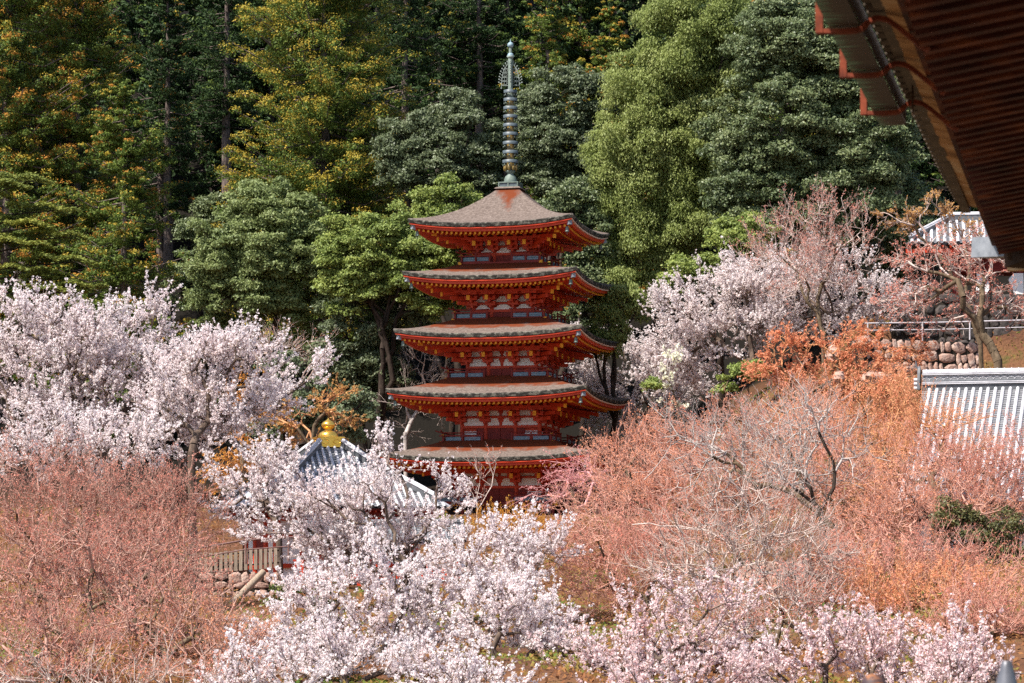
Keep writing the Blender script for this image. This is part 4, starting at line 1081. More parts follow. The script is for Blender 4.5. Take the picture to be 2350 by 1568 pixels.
def deciduous(name, label, cat, group, seed, Y, trunk, ells, kind, dens=1.0, rt=.17, clump=12, sig=.5, bark=('bark_maple', 'twig_pale'),
              leaf='bud_red', lsize=.05, lead=.35, wob=.10, twl=.55, tips_per=55., ntw=6, flat=0.0, shell=.4, depth=.8, up=.25, bare=0.0, rtw=.011, per=None, fan=.9, side=0, gx=1.0, gz_=1.0, limb=1.15, thin=6, back=0.0):
    ells = [(e[0], e[1], e[2] * gx, e[3] * gz_) + tuple(e[4:]) for e in ells]
    r = np.random.default_rng(seed)
    area = sum(pi * e[2] * e[3] for e in ells) * K * K                 # pixels of the final picture
    nt_ = max(20, int(area / tips_per * dens))
    tips = sample_blobs(r, Y, ells, nt_, clump, sig, shell, depth); tips[:, 1] += back
    tx = (trunk[0] * K - 512) / FPX * Y
    if len(trunk) > 1:
        bz = W(trunk[0], trunk[1], Y)[2]; bz = min(bz, tips[:, 2].min() + 1.0)
        gz = min(float(ground(tx, Y)), bz)
        base = np.array([tx, Y, bz])
    else: gz = float(ground(tx, Y)); base = np.array([tx, Y, gz])
    tips[:, 2] = np.maximum(tips[:, 2], float(ground(tx, Y)) + .3)
    P0, P1, N, td = skeleton(base, tips, r, lead, wob=wob, flat=flat)
    if base[2] > gz + .05:
        P0 = np.vstack([P0, [[tx + .1, Y, gz - .3]]]); P1 = np.vstack([P1, [base]]); N = np.append(N, N.max())
    out = limb_mesh(P0, P1, N, rt, rtw * limb, .46, 0, 1, thin)
    # twigs fanning out at each tip, then side twigs on them
    m = nt_ * ntw; o = np.repeat(np.arange(nt_), ntw)
    rad = unit(tips - (base + (tips.mean(0) - base) * .25))
    d0 = unit(unit(td) * .6 + rad * .7)[o]; d = unit(d0 * fan + rand_dirs(r, m) * .7 + np.array([0, 0, up]))
    st = tips[o] - td[o] * (r.random((m, 1)) * .8); ln = twl * r.uniform(.4, 1.25, (m, 1))
    mid = st + d * ln * .5; en = mid + unit(d + rand_dirs(r, m) * .4 + np.array([0, 0, up * .6])) * ln * .5
    if side:
        o2 = np.repeat(np.arange(m), side); m2 = len(o2); f = r.random((m2, 1))
        s2 = mid[o2] + (en - mid)[o2] * f * .8; d2 = unit(unit(en - st)[o2] * .8 + rand_dirs(r, m2) * .8 + np.array([0, 0, up * .6])); l2 = ln[o2] * r.uniform(.25, .55, (m2, 1))
        st = np.vstack([st, s2]); mid = np.vstack([mid, s2 + d2 * l2 * .5]); en = np.vstack([en, s2 + d2 * l2 + rand_dirs(r, m2) * l2 * .12]); m += m2
    rr = np.full(m, rtw); rr[nt_ * ntw:] *= .75
    V, F = tubes(st, mid, rr, rr * .85, 3); out.append((V, F, 1)); V, F = tubes(mid, en, rr * .85, rr * .5, 3); out.append((V, F, 1))
    root = empty(name, (tx, Y, gz), label, cat, group)
    V, F, mi = merge2(out); org = np.array([tx, Y, gz])
    np_mesh('trunk', V - org, F, [M[bark[0]], M[bark[1]]], root, mi)
    # flowers or buds strung along the twigs, and along the thin branches that carry them
    keep = r.random(m) >= bare
    st, mid, en = st[keep], mid[keep], en[keep]
    u = r.random((len(st), per)) ** .85
    pos = np.where(u[..., None] < .5, st[:, None] + (mid - st)[:, None] * (u[..., None] * 2), mid[:, None] + (en - mid)[:, None] * (u[..., None] * 2 - 1)).reshape(-1, 3)
    if kind == 'pompom':
        pos = pos + r.normal(size=pos.shape) * .035
        th = (N <= 3) & (r.random(len(N)) >= bare); kk = 3
        f = r.random((th.sum(), kk, 1)); p2 = (P0[th][:, None] + (P1[th] - P0[th])[:, None] * f).reshape(-1, 3)
        pos = np.vstack([pos, p2 + r.normal(size=p2.shape) * .05])
    if kind == 'pompom':
        sz = lsize * r.uniform(.55, 1.3, len(pos)); q = 6
        c = np.repeat(pos, q, 0) + rand_dirs(r, len(pos) * q) * (np.repeat(sz, q) * .75)[:, None]
        s6 = np.repeat(sz, q) * r.uniform(.45, .75, len(c))
        nr = c - np.repeat(pos, q, 0)
        V, F = leaves(r, c, s6 * .9, s6, nr, .5)
    else:
        c = pos + r.normal(size=pos.shape) * .03; s6 = lsize * r.uniform(.6, 1.3, len(c))
        V, F = leaves(r, c, s6 * .5, s6, np.tile(np.array([0, -.5, .8]), (len(c), 1)), 1.2)
    np_mesh('crown', V - org, F, [M[leaf]], root)
    return root

def broadleaf(name, label, group, seed, Y, trunk, ells, leaf, lw=.055, ll=.105, cover=2.6, rc=(.32, 1.0), rt=.3, flat=.75, droop=0.0, up=.35, cat='tree', bark='bark_dark', fill=.12, shell=.28, depth=.85):
    r = np.random.default_rng(seed); s = Y * PX
    C = []
    for e in ells:
        a, b = e[2] * s, e[3] * s; dy = e[4] if len(e) > 4 else 0
        rmean = sum(rc) / 2
        n = max(5, int(1.9 * (4 * pi * ((a * b) ** 1.6 + 2 * (a * a * depth) ** .8 * (a * b) ** .8) / 3) ** (1 / 1.0) * 0 + 2.2 * pi * a * b * 1.55 / (pi * rmean ** 2)))
        d = rand_dirs(r, n) * (r.random((n, 1)) ** shell) * np.where(r.random((n, 1)) < .22, r.uniform(1.0, 1.28, (n, 1)), 1.0); d[:, 1] = np.where(d[:, 1] > .35, -d[:, 1], d[:, 1])
        C.append(W(e[0], e[1], Y) + np.array([0, dy, 0]) + d * np.array([a, min(a, b * 1.3) * depth, b]))
    C = np.vstack(C); nc = len(C)
    R = r.uniform(*rc, nc)
    per = np.maximum(20, (cover * 2 * pi * R ** 2 / (2 * lw * ll) * .5)).astype(int)
    o = np.repeat(np.arange(nc), per); n = len(o)
    d = rand_dirs(r, n); d[:, 2] = np.where(d[:, 2] < -.35, -d[:, 2] * .8, d[:, 2])
    # lumps on the clump so that it does not read as a ball
    ph = r.uniform(0, 6, (nc, 3)); lump = 1 + .22 * np.sin(d[:, 0] * 5 + ph[o, 0]) * np.sin(d[:, 1] * 5 + ph[o, 1]) + .15 * np.sin(d[:, 2] * 7 + ph[o, 2])
    rad = R[o] * lump * r.uniform(.62, 1.08, n)
    pos = C[o] + d * rad[:, None] * np.array([1, 1, flat])
    if droop: pos[:, 2] -= droop * R[o] * r.random(n) ** 2
    nr = d * .55 + np.array([-.1, -.15, up])
    k = r.uniform(.7, 1.25, n)
    if droop: V, F = leaves(r, pos, lw * k, ll * k, nr, .8, along=np.tile(np.array([0, 0, -1.]), (n, 1)))
    else: V, F = leaves(r, pos, lw * k, ll * k, nr, .8)
    tx = (trunk[0] * K - 512) / FPX * Y; gz = float(ground(tx, Y)); org = np.array([tx, Y, gz])
    root = empty(name, org, label, cat, group)
    sel = r.permutation(nc)[:min(nc, 220)]
    P0, P1, N, td = skeleton(org - (0, 0, .3), C[sel], r, .3, wob=.08)
    Vt, Ft, mi = merge2(limb_mesh(P0, P1, N, rt, .022, .5, 0, 0))
    np_mesh('trunk', Vt - org, Ft, [M[bark]], root, mi)
    np_mesh('crown', V - org, F, [M[leaf]], root)
    return root

def conifer_mesh(seed, H, R, lo, mats, puffs=5, gold=.5, needle=(.042, .105), per=60, dens=6.5, sweep=.35, flatness=.55, pr=.5, prof=.65, lean=0.0):
    """a cedar built with its foot at the origin: trunk and a crown of needle sprays in puffs along every branch"""
    r = np.random.default_rng(seed)
    nb = int(H * (1 - lo) * dens); t = lo + (1 - lo) * np.sort(r.random(nb)) ** .95
    az = r.uniform(0, 2 * pi, nb); rel = (t - lo) / (1 - lo)
    ln = R * np.clip((1 - rel) ** prof, .06, 1) * r.uniform(.55, 1.12, nb) * (1 + .18 * np.sin(az * 2 + seed) + .12 * np.sin(t * 25 + az)) * np.clip(rel * 6 + .45, 0, 1)
    root_p = np.stack([lean * H * t, np.zeros(nb), H * t], 1)
    dh = np.stack([np.cos(az), np.sin(az), np.zeros(nb)], 1)
    tip = root_p + dh * ln[:, None]; tip[:, 2] += ln * (sweep * rel - .10) + r.normal(size=nb) * .15
    mid = root_p + dh * (ln * .55)[:, None]; mid[:, 2] -= ln * .12
    P0 = np.concatenate([root_p, mid]); P1 = np.concatenate([mid, tip])
    rb = np.clip(.02 + .012 * ln, .02, .09)
    tv, tf = tubes(P0, P1, np.concatenate([rb, rb * .7]), np.concatenate([rb * .7, rb * .35]), 4)
    zs = np.linspace(-.5, H * .98, 12); pt = np.stack([lean * np.maximum(zs, 0) + .05 * np.sin(zs * .4 + seed), .05 * np.cos(zs * .5), zs], 1)
    rad = np.interp(zs, [-.5, 1, H], [H * .021, H * .0165, .03])
    v2, f2 = tubes(pt[:-1], pt[1:], rad[:-1], rad[1:], 9)
    Vt, Ft, mt = merge2([(tv, tf, 0), (v2, f2, 0)])
    # puffs
    u = np.concatenate([np.linspace(.30, 1.0, puffs)[None] + r.uniform(-.07, .07, (nb, puffs))], 0)
    u = np.clip(u, .15, 1.02)[..., None]
    pc = np.where(u < .55, root_p[:, None] + (mid - root_p)[:, None] * (u / .55), mid[:, None] + (tip - mid)[:, None] * ((u - .55) / .45)).reshape(-1, 3)
    uu = u.reshape(-1); npf = len(pc)
    pc = pc + r.normal(size=pc.shape) * np.array([.35, .35, .18])
    prr = pr * r.uniform(.65, 1.25, npf) * np.clip(np.repeat(ln, puffs) / 2.2, .45, 1.15)
    o = np.repeat(np.arange(npf), per); n = len(o)
    d = rand_dirs(r, n); rr = prr[o] * r.random(n) ** .45
    pos = pc[o] + d * rr[:, None] * np.array([1, 1, flatness])
    outw = np.repeat(dh, puffs, 0)[o]
    pos[:, 2] -= .18 * prr[o] * r.random(n)
    al = unit(outw * .7 + d * .9 + np.array([0, 0, .15]))
    k = r.uniform(.7, 1.25, n)
    V, F = leaves(r, pos, needle[0] * k, needle[1] * k, d + np.array([0, 0, .3]), .8, along=al)
    pg = gold * np.clip((uu - .35) / .6, 0, 1)[o] * np.clip(.6 + .9 * d[:, 2] + .5 * (rr / (prr[o] + 1e-6)) - .3, 0, 1.3) * (r.uniform(.4, 1.5, npf))[o]
    mi = (.6 * r.random(npf)[o] + .4 * r.random(n) < pg * .85).astype(np.int32)
    if len(mats) > 2: mi = np.where((mi == 1) & (r.random(npf)[o] < .5), 2, mi)
    return (Vt, Ft, mt), (V, F, mi)

def conifer(name, label, group, loc, data, mats, rz=0.0, sc=1.0, bark='bark_cedar'):
    (Vt, Ft, mt), (V, F, mi) = data
    root = empty(name, loc, label, 'tree', group, rz); root.scale = (sc, sc, sc)
    np_mesh('trunk', Vt, Ft, [M[bark]], root, mt); np_mesh('crown', V, F, [M[m] for m in mats], root, mi)
    return root

def gpos(px, Y):
    x = (px * K - 512) / FPX * Y; return (x, Y, float(ground(x, Y)) - .2)

# ---- conifers on the slope: a few kinds, placed copies in the shaded rows behind
GC = 'cedars on the hillside'
MG = ('cedar_green', 'cedar_gold', 'cedar_rust')
def named_cedar(seed, px, Y, top, R, lo, label, mats=MG, gold=.6, rz=0, **kw):
    loc = gpos(px, Y); H = max(8, W(px, top, Y)[2] - loc[2])
    return conifer('cedar_tree', label, GC, loc, conifer_mesh(seed, H, R, lo, mats, gold=gold, **kw), mats, rz)

named_cedar(101, 745, 231, -260, 9.6, .10, 'big golden tipped cedar with swept branches, rising left of the bronze spire', ('cedar_green', 'cedar_gold', 'cedar_gold'), gold=1.0, dens=11, puffs=9, per=85, prof=.45, pr=.72, rz=.4)
named_cedar(102, 15, 230, -240, 7.4, .03, 'rusty orange tipped cedar at the upper left corner', ('cedar_green', 'cedar_rust', 'cedar_gold'), gold=.95, dens=9, puffs=8, per=75, prof=.35, pr=.6)
named_cedar(103, 175, 234, -200, 7.2, .03, 'yellow olive cedar standing right of the rusty corner cedar', gold=.75, dens=8, puffs=8, per=75, prof=.38, pr=.6, rz=2)
named_cedar(104, 285, 222, 190, 5.6, .05, 'short brownish olive cedar in front of the dark gap at left', gold=.55, dens=8, puffs=6, per=70, prof=.5, rz=1)
named_cedar(105, 385, 243, -80, 3.8, .35, 'dim olive cedar with a bare trunk at the left of the dark gap', ('cedar_dark', 'cedar_gold', 'cedar_rust'), gold=.35, dens=6, rz=1)
named_cedar(106, 520, 250, -260, 4.0, .42, 'dark cedar with a long bare trunk left of the big golden cedar', ('cedar_dark', 'cedar_green'), gold=.4, dens=6)
named_cedar(107, 930, 246, -240, 4.4, .30, 'dark green cedar behind the right edge of the big golden cedar', ('cedar_dark', 'cedar_green', 'cedar_gold'), gold=.45, dens=7, rz=3)
named_cedar(108, 1100, 252, -260, 3.8, .44, 'dark cedar with a pale bare trunk left of the spire tip', ('cedar_dark', 'cedar_green', 'cedar_gold'), gold=.45, dens=7)
named_cedar(109, 1035, 262, -200, 4.2, .35, 'dark cedar between the two pale trunks above the grey green tree', ('cedar_dark', 'cedar_green'), gold=.4, dens=6)
named_cedar(110, 1255, 247, -120, 4.0, .25, 'dark cedar with few orange tips just right of the spire tip', ('cedar_green', 'cedar_gold', 'cedar_rust'), gold=.6, dens=7, rz=2)
named_cedar(111, 1400, 240, 10, 4.4, .10, 'golden tipped cedar above the grey green tree right of the spire', gold=1.0, dens=8, puffs=8, per=75, rz=1)
named_cedar(112, 1330, 258, -200, 4.4, .20, 'dark cedar with rusty tips at the top between spire and yellow green tree', ('cedar_green', 'cedar_rust', 'cedar_gold'), gold=.7, dens=7)
named_cedar(113, 1800, 245, -190, 4.6, .15, 'golden cedar peeping over the big dark glossy tree', gold=1.0, dens=7, rz=1)

# rows of shaded cedars filling the wood behind
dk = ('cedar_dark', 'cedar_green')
protos = []
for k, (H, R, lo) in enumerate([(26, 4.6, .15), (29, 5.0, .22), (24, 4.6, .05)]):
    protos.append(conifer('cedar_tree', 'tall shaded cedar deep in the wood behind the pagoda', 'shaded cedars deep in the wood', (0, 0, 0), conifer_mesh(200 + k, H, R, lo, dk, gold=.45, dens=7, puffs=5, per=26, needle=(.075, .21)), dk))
r_ = random.Random(5); n_used = 0
for row, (Y, step) in enumerate([(257, 5.0), (268, 5.6), (281, 6.4), (296, 7.5), (315, 9)]):
    half = 540 / FPX * Y + 3; x = -half + r_.uniform(0, 3)
    while x < half:
        y = Y + r_.uniform(-4, 4); loc = (x, y, float(ground(x, y)) - .3)
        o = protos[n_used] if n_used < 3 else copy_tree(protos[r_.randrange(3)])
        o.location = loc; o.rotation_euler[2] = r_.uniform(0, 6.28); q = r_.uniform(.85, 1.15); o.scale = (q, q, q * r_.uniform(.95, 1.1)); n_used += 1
        x += step * r_.uniform(.75, 1.25)

# ---- flat tiered pine at the left edge
def tiered_pine():
    r = np.random.default_rng(77); Y = 203; loc = gpos(-40, Y); base = np.array(loc)
    root = empty('pine_tree', loc, 'pine with flat yellowish green tiers at the left edge', 'tree')
    pads = []; P0 = []; P1 = []
    for (px, py, rx) in [(50, 408, 75), (20, 430, 60), (95, 478, 90), (10, 500, 70), (130, 540, 80), (40, 565, 95), (150, 600, 85), (60, 625, 110), (185, 660, 70), (120, 672, 90), (20, 690, 100), (-40, 450, 80), (-30, 540, 80), (70, 520, 60), (110, 640, 60)]:
        c = W(px, py, Y) + np.array([0, r.uniform(-1.5, 1.2), 0]); a = rx * PX * Y
        n = int(900 * a * .55 + 500)
        t = r.uniform(0, 2 * pi, n); q = np.sqrt(r.random(n)); x = np.cos(t) * q * a; y = np.sin(t) * q * a * .75
        edge = .5 + .5 * np.sin(t * 5 + px) * .5; x *= .8 + .3 * edge; y *= .8 + .3 * edge
        z = .22 * (1 - q ** 2) + .10 * np.sin(x * 3 + px) + r.normal(size=n) * .07 - .12 * x * .6
        pads.append(c + np.stack([x, y, z], 1)); P0.append((base[0], base[1], c[2] - .6)); P1.append(c + np.array([.3 * a, 0, -.1]))
    pos = np.concatenate(pads); n = len(pos)
    V, F = leaves(r, pos, np.full(n, .05), np.full(n, .13), np.tile(np.array([0, -.1, 1.]), (n, 1)), .7, along=np.tile(np.array([.5, -.3, .5]), (n, 1)))
    np_mesh('crown', V - base, F, [M['pine']], root)
    P0 = np.array(P0); P1 = np.array(P1); tv, tf = tubes(P0, P1, np.full(len(P0), .09), np.full(len(P0), .03), 6)
    H = 14; v2, f2 = tubes(np.array([base - (0, 0, .3)]), np.array([base + (0, 0, H)]), np.array([.28]), np.array([.1]), 8)
    Vt, Ft, mi = merge2([(tv, tf, 0), (v2, f2, 0)]); np_mesh('trunk', Vt - base, Ft, [M['bark_dark']], root, mi)
tiered_pine()

# ---- evergreen broadleaf trees round the pagoda
GB = 'evergreen broadleaf trees round the pagoda'
broadleaf('evergreen_tree', 'big rounded olive green tree left of the pagoda', GB, 1, 213, (724,), [(600, 575, 155, 150), (555, 670, 120, 105), (690, 640, 105, 130), (635, 490, 95, 75), (520, 600, 70, 80)], 'leaf_olive', rt=.34)
broadleaf('evergreen_tree', 'bright green clumpy tree touching the left ends of the upper roofs', GB, 2, 207, (860,), [(870, 600, 110, 105), (800, 620, 70, 115), (960, 620, 90, 80), (1000, 580, 55, 65), (890, 515, 50, 42), (780, 560, 50, 50), (980, 690, 70, 50)], 'leaf_mid', rc=(.35, .9))
broadleaf('evergreen_tree', 'dark green tree below the bright clumpy one, left of the lower roofs', GB, 3, 209, (840,), [(830, 760, 95, 130), (860, 880, 80, 90), (930, 720, 60, 75), (790, 850, 60, 70)], 'leaf_grey', rc=(.5, .95))
broadleaf('evergreen_tree', 'grey green tree with a pointed top left of the spire', GB, 4, 224, (1060,), [(1035, 250, 42, 48), (1070, 320, 85, 75), (990, 390, 100, 75), (1090, 400, 65, 75), (925, 350, 55, 65), (960, 300, 45, 45)], 'leaf_grey', rc=(.4, 1.0))
broadleaf('evergreen_tree', 'small bright tree above the left slope of the top roof', GB, 5, 216, (1040,), [(1055, 440, 50, 42), (985, 455, 50, 45), (1010, 500, 70, 40)], 'leaf_mid', rc=(.5, .85))
broadleaf('evergreen_tree', 'grey green tree with silvery leaves right of the spire', GB, 6, 226, (1290,), [(1290, 225, 85, 78), (1270, 330, 95, 105), (1340, 400, 85, 120), (1260, 440, 75, 80), (1370, 230, 60, 70), (1220, 260, 40, 60)], 'leaf_grey', rc=(.4, 1.0))
broadleaf('evergreen_tree', 'tall drooping yellow green tree behind the right side of the pagoda', GB, 7, 215, (1480,), [(1600, 60, 130, 95), (1530, 180, 125, 125), (1490, 310, 130, 125), (1445, 440, 105, 115), (1470, 560, 100, 95), (1600, 330, 120, 160), (1440, 660, 85, 70), (1570, 490, 100, 100), (1400, 380, 50, 60), (1690, 90, 100, 90), (1690, 240, 90, 110), (1660, 400, 80, 90)], 'leaf_lime', lw=.042, ll=.10, rc=(.35, 1.15), droop=.9, cover=2.5, rt=.32)
broadleaf('evergreen_tree', 'huge dark glossy leaved tree behind the upper right blossoms', GB, 8, 209, (1830,), [(1800, 110, 130, 110), (1870, 160, 140, 120), (1800, 290, 180, 140), (1970, 320, 145, 150), (1720, 430, 120, 120), (1870, 460, 160, 120), (2010, 480, 120, 100), (2070, 540, 70, 75), (1950, 210, 80, 80)], 'leaf_dark', rc=(.35, 1.15), rt=.45, cover=2.4)
broadleaf('evergreen_tree', 'light green bushy tree under the yellow green one, above the white cherry', GB, 9, 204, (1420,), [(1400, 735, 55, 55), (1440, 690, 50, 45), (1380, 790, 40, 40)], 'leaf_lime', lw=.045, ll=.11, rc=(.45, .8), droop=.5)
broadleaf('evergreen_tree', 'olive green tree behind the top of the bare pinkish tree', GB, 10, 203, (1660,), [(1670, 560, 65, 65), (1640, 620, 50, 50), (1720, 540, 60, 45), (1570, 640, 45, 50)], 'leaf_mid', rc=(.5, .9))
broadleaf('evergreen_tree', 'dark shaded tree at the back right of the pagoda', GB, 11, 214, (1340,), [(1350, 560, 60, 75), (1340, 680, 70, 80), (1300, 480, 60, 60)], 'leaf_dark', rc=(.5, 1.0))
broadleaf('evergreen_tree', 'dark tree in the shade left of the tiled gate', GB, 12, 212, (2080,), [(2060, 580, 75, 70), (2110, 500, 70, 50), (2030, 660, 60, 60)], 'leaf_dark', rc=(.5, 1.0))
broadleaf('evergreen_tree', 'dark leafy tree in shade behind the golden jewel', GB, 13, 186, (700,), [(690, 930, 60, 60), (810, 960, 55, 60), (640, 860, 50, 45), (620, 990, 50, 45)], 'leaf_grey', rc=(.45, .8))
broadleaf('evergreen_tree', 'dim grey green undergrowth tree at the foot of the dark gap', GB, 14, 232, (480,), [(470, 560, 60, 70), (440, 650, 50, 70), (500, 480, 40, 40)], 'leaf_dark', rc=(.6, 1.0))
broadleaf('evergreen_shrub', 'fresh green shrub at the foot of the leaning white cherry', 'shrubs on the slopes', 15, 187, (1720,), [(1715, 855, 38, 30), (1660, 880, 30, 20), (1490, 890, 20, 16)], 'leaf_mid', rc=(.35, .6), cat='shrub', rt=.06)
broadleaf('evergreen_shrub', 'yellow green shrub below the right end of the board fence', 'shrubs on the slopes', 16, 143, (650,), [(655, 1370, 45, 25), (700, 1400, 40, 30), (740, 1370, 30, 25)], 'leaf_mid', rc=(.3, .5), cat='shrub', rt=.05)
broadleaf('evergreen_shrub', 'dark ivy covered thicket at the right edge', 'shrubs on the slopes', 17, 141, (2260,), [(2240, 1270, 60, 90), (2310, 1240, 50, 70), (2190, 1200, 45, 50)], 'ivy', rc=(.3, .55), cat='shrub', rt=.1, cover=1.4, lw=.04, ll=.08)

# ---- cherry trees
def cherry(label, seed, Y, trunk, ells, dens=1.0, leaf='blossom', group='blossoming cherry trees', **kw):
    a = dict(rt=.17, clump=4, sig=.6, shell=.33, bark=('bark_cherry', 'twig_cherry'), lsize=.066, tips_per=66., ntw=4, twl=1.15, per=8, up=.45, rtw=.012, gx=1.12, gz_=1.15, fan=1.25, limb=1.7, wob=.13, back=1.7); a.update(kw)
    return deciduous('cherry_tree', label, 'tree', group, seed, Y, trunk, ells, 'pompom', dens, leaf=leaf, **a)
cherry('dense white cherry filling the left edge under the pine', 301, 160, (150, 1130), [(60, 760, 120, 85), (180, 770, 90, 75), (40, 900, 110, 110), (170, 900, 100, 100)], rt=.22, limb=2.3)
cherry('white cherry with a lone spray rising into the dark gap', 302, 163, (200, 1100), [(300, 780, 90, 55), (335, 712, 50, 30), (260, 880, 100, 90), (370, 850, 80, 60)], rt=.2, limb=2.1)
cherry('white cherry with forked dark limbs left of the orange maple', 303, 157, (440, 1050), [(440, 850, 110, 70), (400, 940, 110, 80), (520, 930, 90, 80), (540, 800, 50, 40), (490, 1010, 60, 50)], rt=.22, limb=2.4)
cherry('white cherry reaching right towards the dark green tree', 304, 160, (400, 1100), [(560, 800, 60, 45), (630, 880, 80, 55), (715, 830, 50, 32), (580, 950, 80, 60), (650, 950, 45, 40)], dens=.6, rt=.2, gx=1, gz_=1, limb=2.2)
cherry('pinkish white cherry low behind the reddish bare maples at left', 305, 150, (250, 1180), [(120, 1000, 150, 70), (280, 1030, 110, 60), (60, 1080, 90, 40)], dens=.7)
cherry('sparse white cherry left of the golden jewel', 306, 153, (640, 1230), [(620, 1090, 45, 45), (570, 1140, 70, 50), (540, 1200, 70, 45), (680, 1170, 60, 60)], dens=.8)
cherry('white cherry with V shaped limbs spread before the grey pyramid roof', 307, 140, (985, 1340), [(820, 1220, 110, 70), (640, 1205, 90, 45), (960, 1240, 100, 70), (760, 1270, 130, 55), (1030, 1190, 35, 50), (700, 1150, 60, 40)], dens=.75, rt=.2, gx=1, gz_=1, limb=2.2)
cherry('thin upper sprays of white cherry crossing the grey pyramid roof', 327, 139, (950, 1330), [(800, 1110, 90, 60), (720, 1130, 60, 40), (880, 1150, 70, 50)], dens=.6, rt=.12, gx=1, gz_=1)
cherry('white cherry with a tall pointed spray by the lower pagoda roof', 308, 143, (930, 1320), [(890, 1005, 38, 50), (880, 1070, 40, 30), (1000, 1080, 55, 50), (1020, 1130, 50, 40), (860, 1130, 30, 50)], dens=.55, sig=.3, gx=.9, gz_=.9)
cherry('white cherry branching right in front of the orange thicket', 309, 128, (1125, 1420), [(1220, 1240, 75, 50), (1140, 1290, 90, 65), (1290, 1250, 40, 40), (1060, 1300, 80, 60), (1200, 1330, 70, 45)], dens=0.65)
cherry('dense white cherry at the bottom, in front of the mossy bank', 310, 112, (850, 1600), [(720, 1400, 110, 60), (850, 1340, 110, 60), (700, 1500, 110, 70), (860, 1470, 120, 80), (960, 1400, 100, 70)], dens=0.58)
cherry('lilac white cherry low at the bottom centre', 311, 104, (800, 1640), [(800, 1530, 110, 50), (930, 1540, 100, 45), (660, 1545, 70, 35)], dens=0.65)
cherry('thin white cherry at the bottom right of centre', 312, 110, (1140, 1600), [(1080, 1430, 110, 60), (1200, 1420, 100, 60), (1120, 1520, 130, 50), (1260, 1500, 80, 60)], dens=0.43)
cherry('pink white cherry at the bottom beside the pale twiggy tree', 313, 106, (1470, 1620), [(1430, 1470, 120, 60), (1540, 1430, 90, 50), (1400, 1545, 140, 40), (1560, 1520, 100, 50), (1650, 1400, 80, 40)], dens=0.40, leaf='blossom_pink')
cherry('pink cherry with young red leaves above the rounded post top', 314, 98, (2000, 1660), [(1900, 1500, 120, 50), (2040, 1460, 110, 40), (1800, 1540, 110, 40), (2060, 1540, 120, 40)], dens=0.40, leaf='blossom_pink')
cherry('pink cherry sprays above the grey post tip at the bottom right', 315, 96, (2330, 1640), [(2230, 1480, 90, 40), (2310, 1440, 60, 40), (2250, 1550, 110, 40)], dens=0.36, leaf='blossom_pink')
cherry('white cherry sprays along the bottom edge left of the lilac white one', 321, 97, (640, 1700), [(640, 1590, 70, 40), (560, 1560, 40, 40)], dens=.6)
cherry('white cherry at the very bottom below the thin white cherry', 322, 97, (1120, 1700), [(1000, 1580, 90, 35), (1130, 1575, 90, 35), (1260, 1570, 80, 35)], dens=0.43)
cherry('pink white cherry along the bottom edge right of centre', 323, 96, (1520, 1700), [(1390, 1580, 90, 35), (1520, 1580, 90, 30), (1650, 1570, 90, 35)], dens=0.40, leaf='blossom_pink')
cherry('pink cherry with rusty young leaves between the two railing posts', 324, 94, (2130, 1700), [(2140, 1560, 70, 30), (2060, 1590, 70, 25), (2200, 1580, 60, 25), (1780, 1590, 80, 25)], dens=0.36, leaf='blossom_pink')
GR = 'cherry trees on the right hillside'
cherry('white cherry leaning left on the right hillside, dark forked trunk', 316, 193, (1775, 880), [(1640, 690, 120, 75), (1560, 740, 80, 75), (1740, 700, 100, 80), (1620, 800, 120, 55), (1540, 820, 70, 60), (1700, 640, 70, 40)], dens=1.1, leaf='blossom_dull', group=GR, rt=.24, lsize=.075, limb=2.4)
cherry('white cherry behind the lower right roof ends of the pagoda', 317, 210, (1500, 960), [(1400, 830, 70, 65), (1480, 880, 100, 60), (1380, 930, 70, 50), (1570, 890, 80, 45), (1420, 970, 100, 35), (1350, 880, 50, 70)], dens=1.2, back=-.8, leaf='blossom_dull', group=GR)
cherry('sparse pinkish cherry left of the dark boulder wall', 318, 195, (1960, 800), [(1930, 640, 100, 70), (1850, 690, 110, 65), (2010, 690, 65, 50), (1790, 640, 90, 50), (1900, 740, 120, 40)], dens=1.15, leaf='blossom_dull', group=GR)
deciduous('magnolia_tree', 'magnolia with large cream flowers beside the lower right roof ends', 'tree', None, 319, 188, (1560, 960), [(1530, 850, 45, 45), (1560, 800, 35, 30), (1520, 900, 50, 40)], 'pompom', .25, bark=('bark_maple', 'twig_grey'), leaf='magnolia', lsize=.15, tips_per=60, ntw=4, per=1, twl=.6, rt=.10, bare=.55)

# ---- bare and budding maples
def maple(label, seed, Y, trunk, ells, dens=1.0, leaf='bud_red', bark=('bark_maple', 'twig_pale'), group='budding maples', name='maple_tree', cat='tree', **kw):
    a = dict(rt=.16, clump=3, sig=.6, lsize=.045, tips_per=54., ntw=3, twl=1.15, per=3, limb=1.9, thin=24, up=.3, rtw=.0095, wob=.17, shell=.33, fan=1.1, back=.8, side=2, gx=1.22, gz_=1.35); a.update(kw)
    return deciduous(name, label, cat, group, seed, Y, trunk, ells, 'bud', dens, leaf=leaf, bark=bark, **a)
GL = 'reddish budding maples at lower left'
maple('reddish twigged maple at the left edge below the white cherries', 401, 138, (120, 1400), [(60, 1150, 110, 80), (180, 1170, 100, 80), (90, 1250, 120, 70)], .9, group=GL, bark=('bark_maple', 'twig_rose'), per=3)
maple('reddish twigged maple in front of the forked cherry limbs', 402, 141, (330, 1380), [(300, 1150, 100, 75), (390, 1190, 90, 70), (300, 1250, 120, 60), (440, 1240, 60, 50)], .9, group=GL, bark=('bark_maple', 'twig_rose'), per=3)
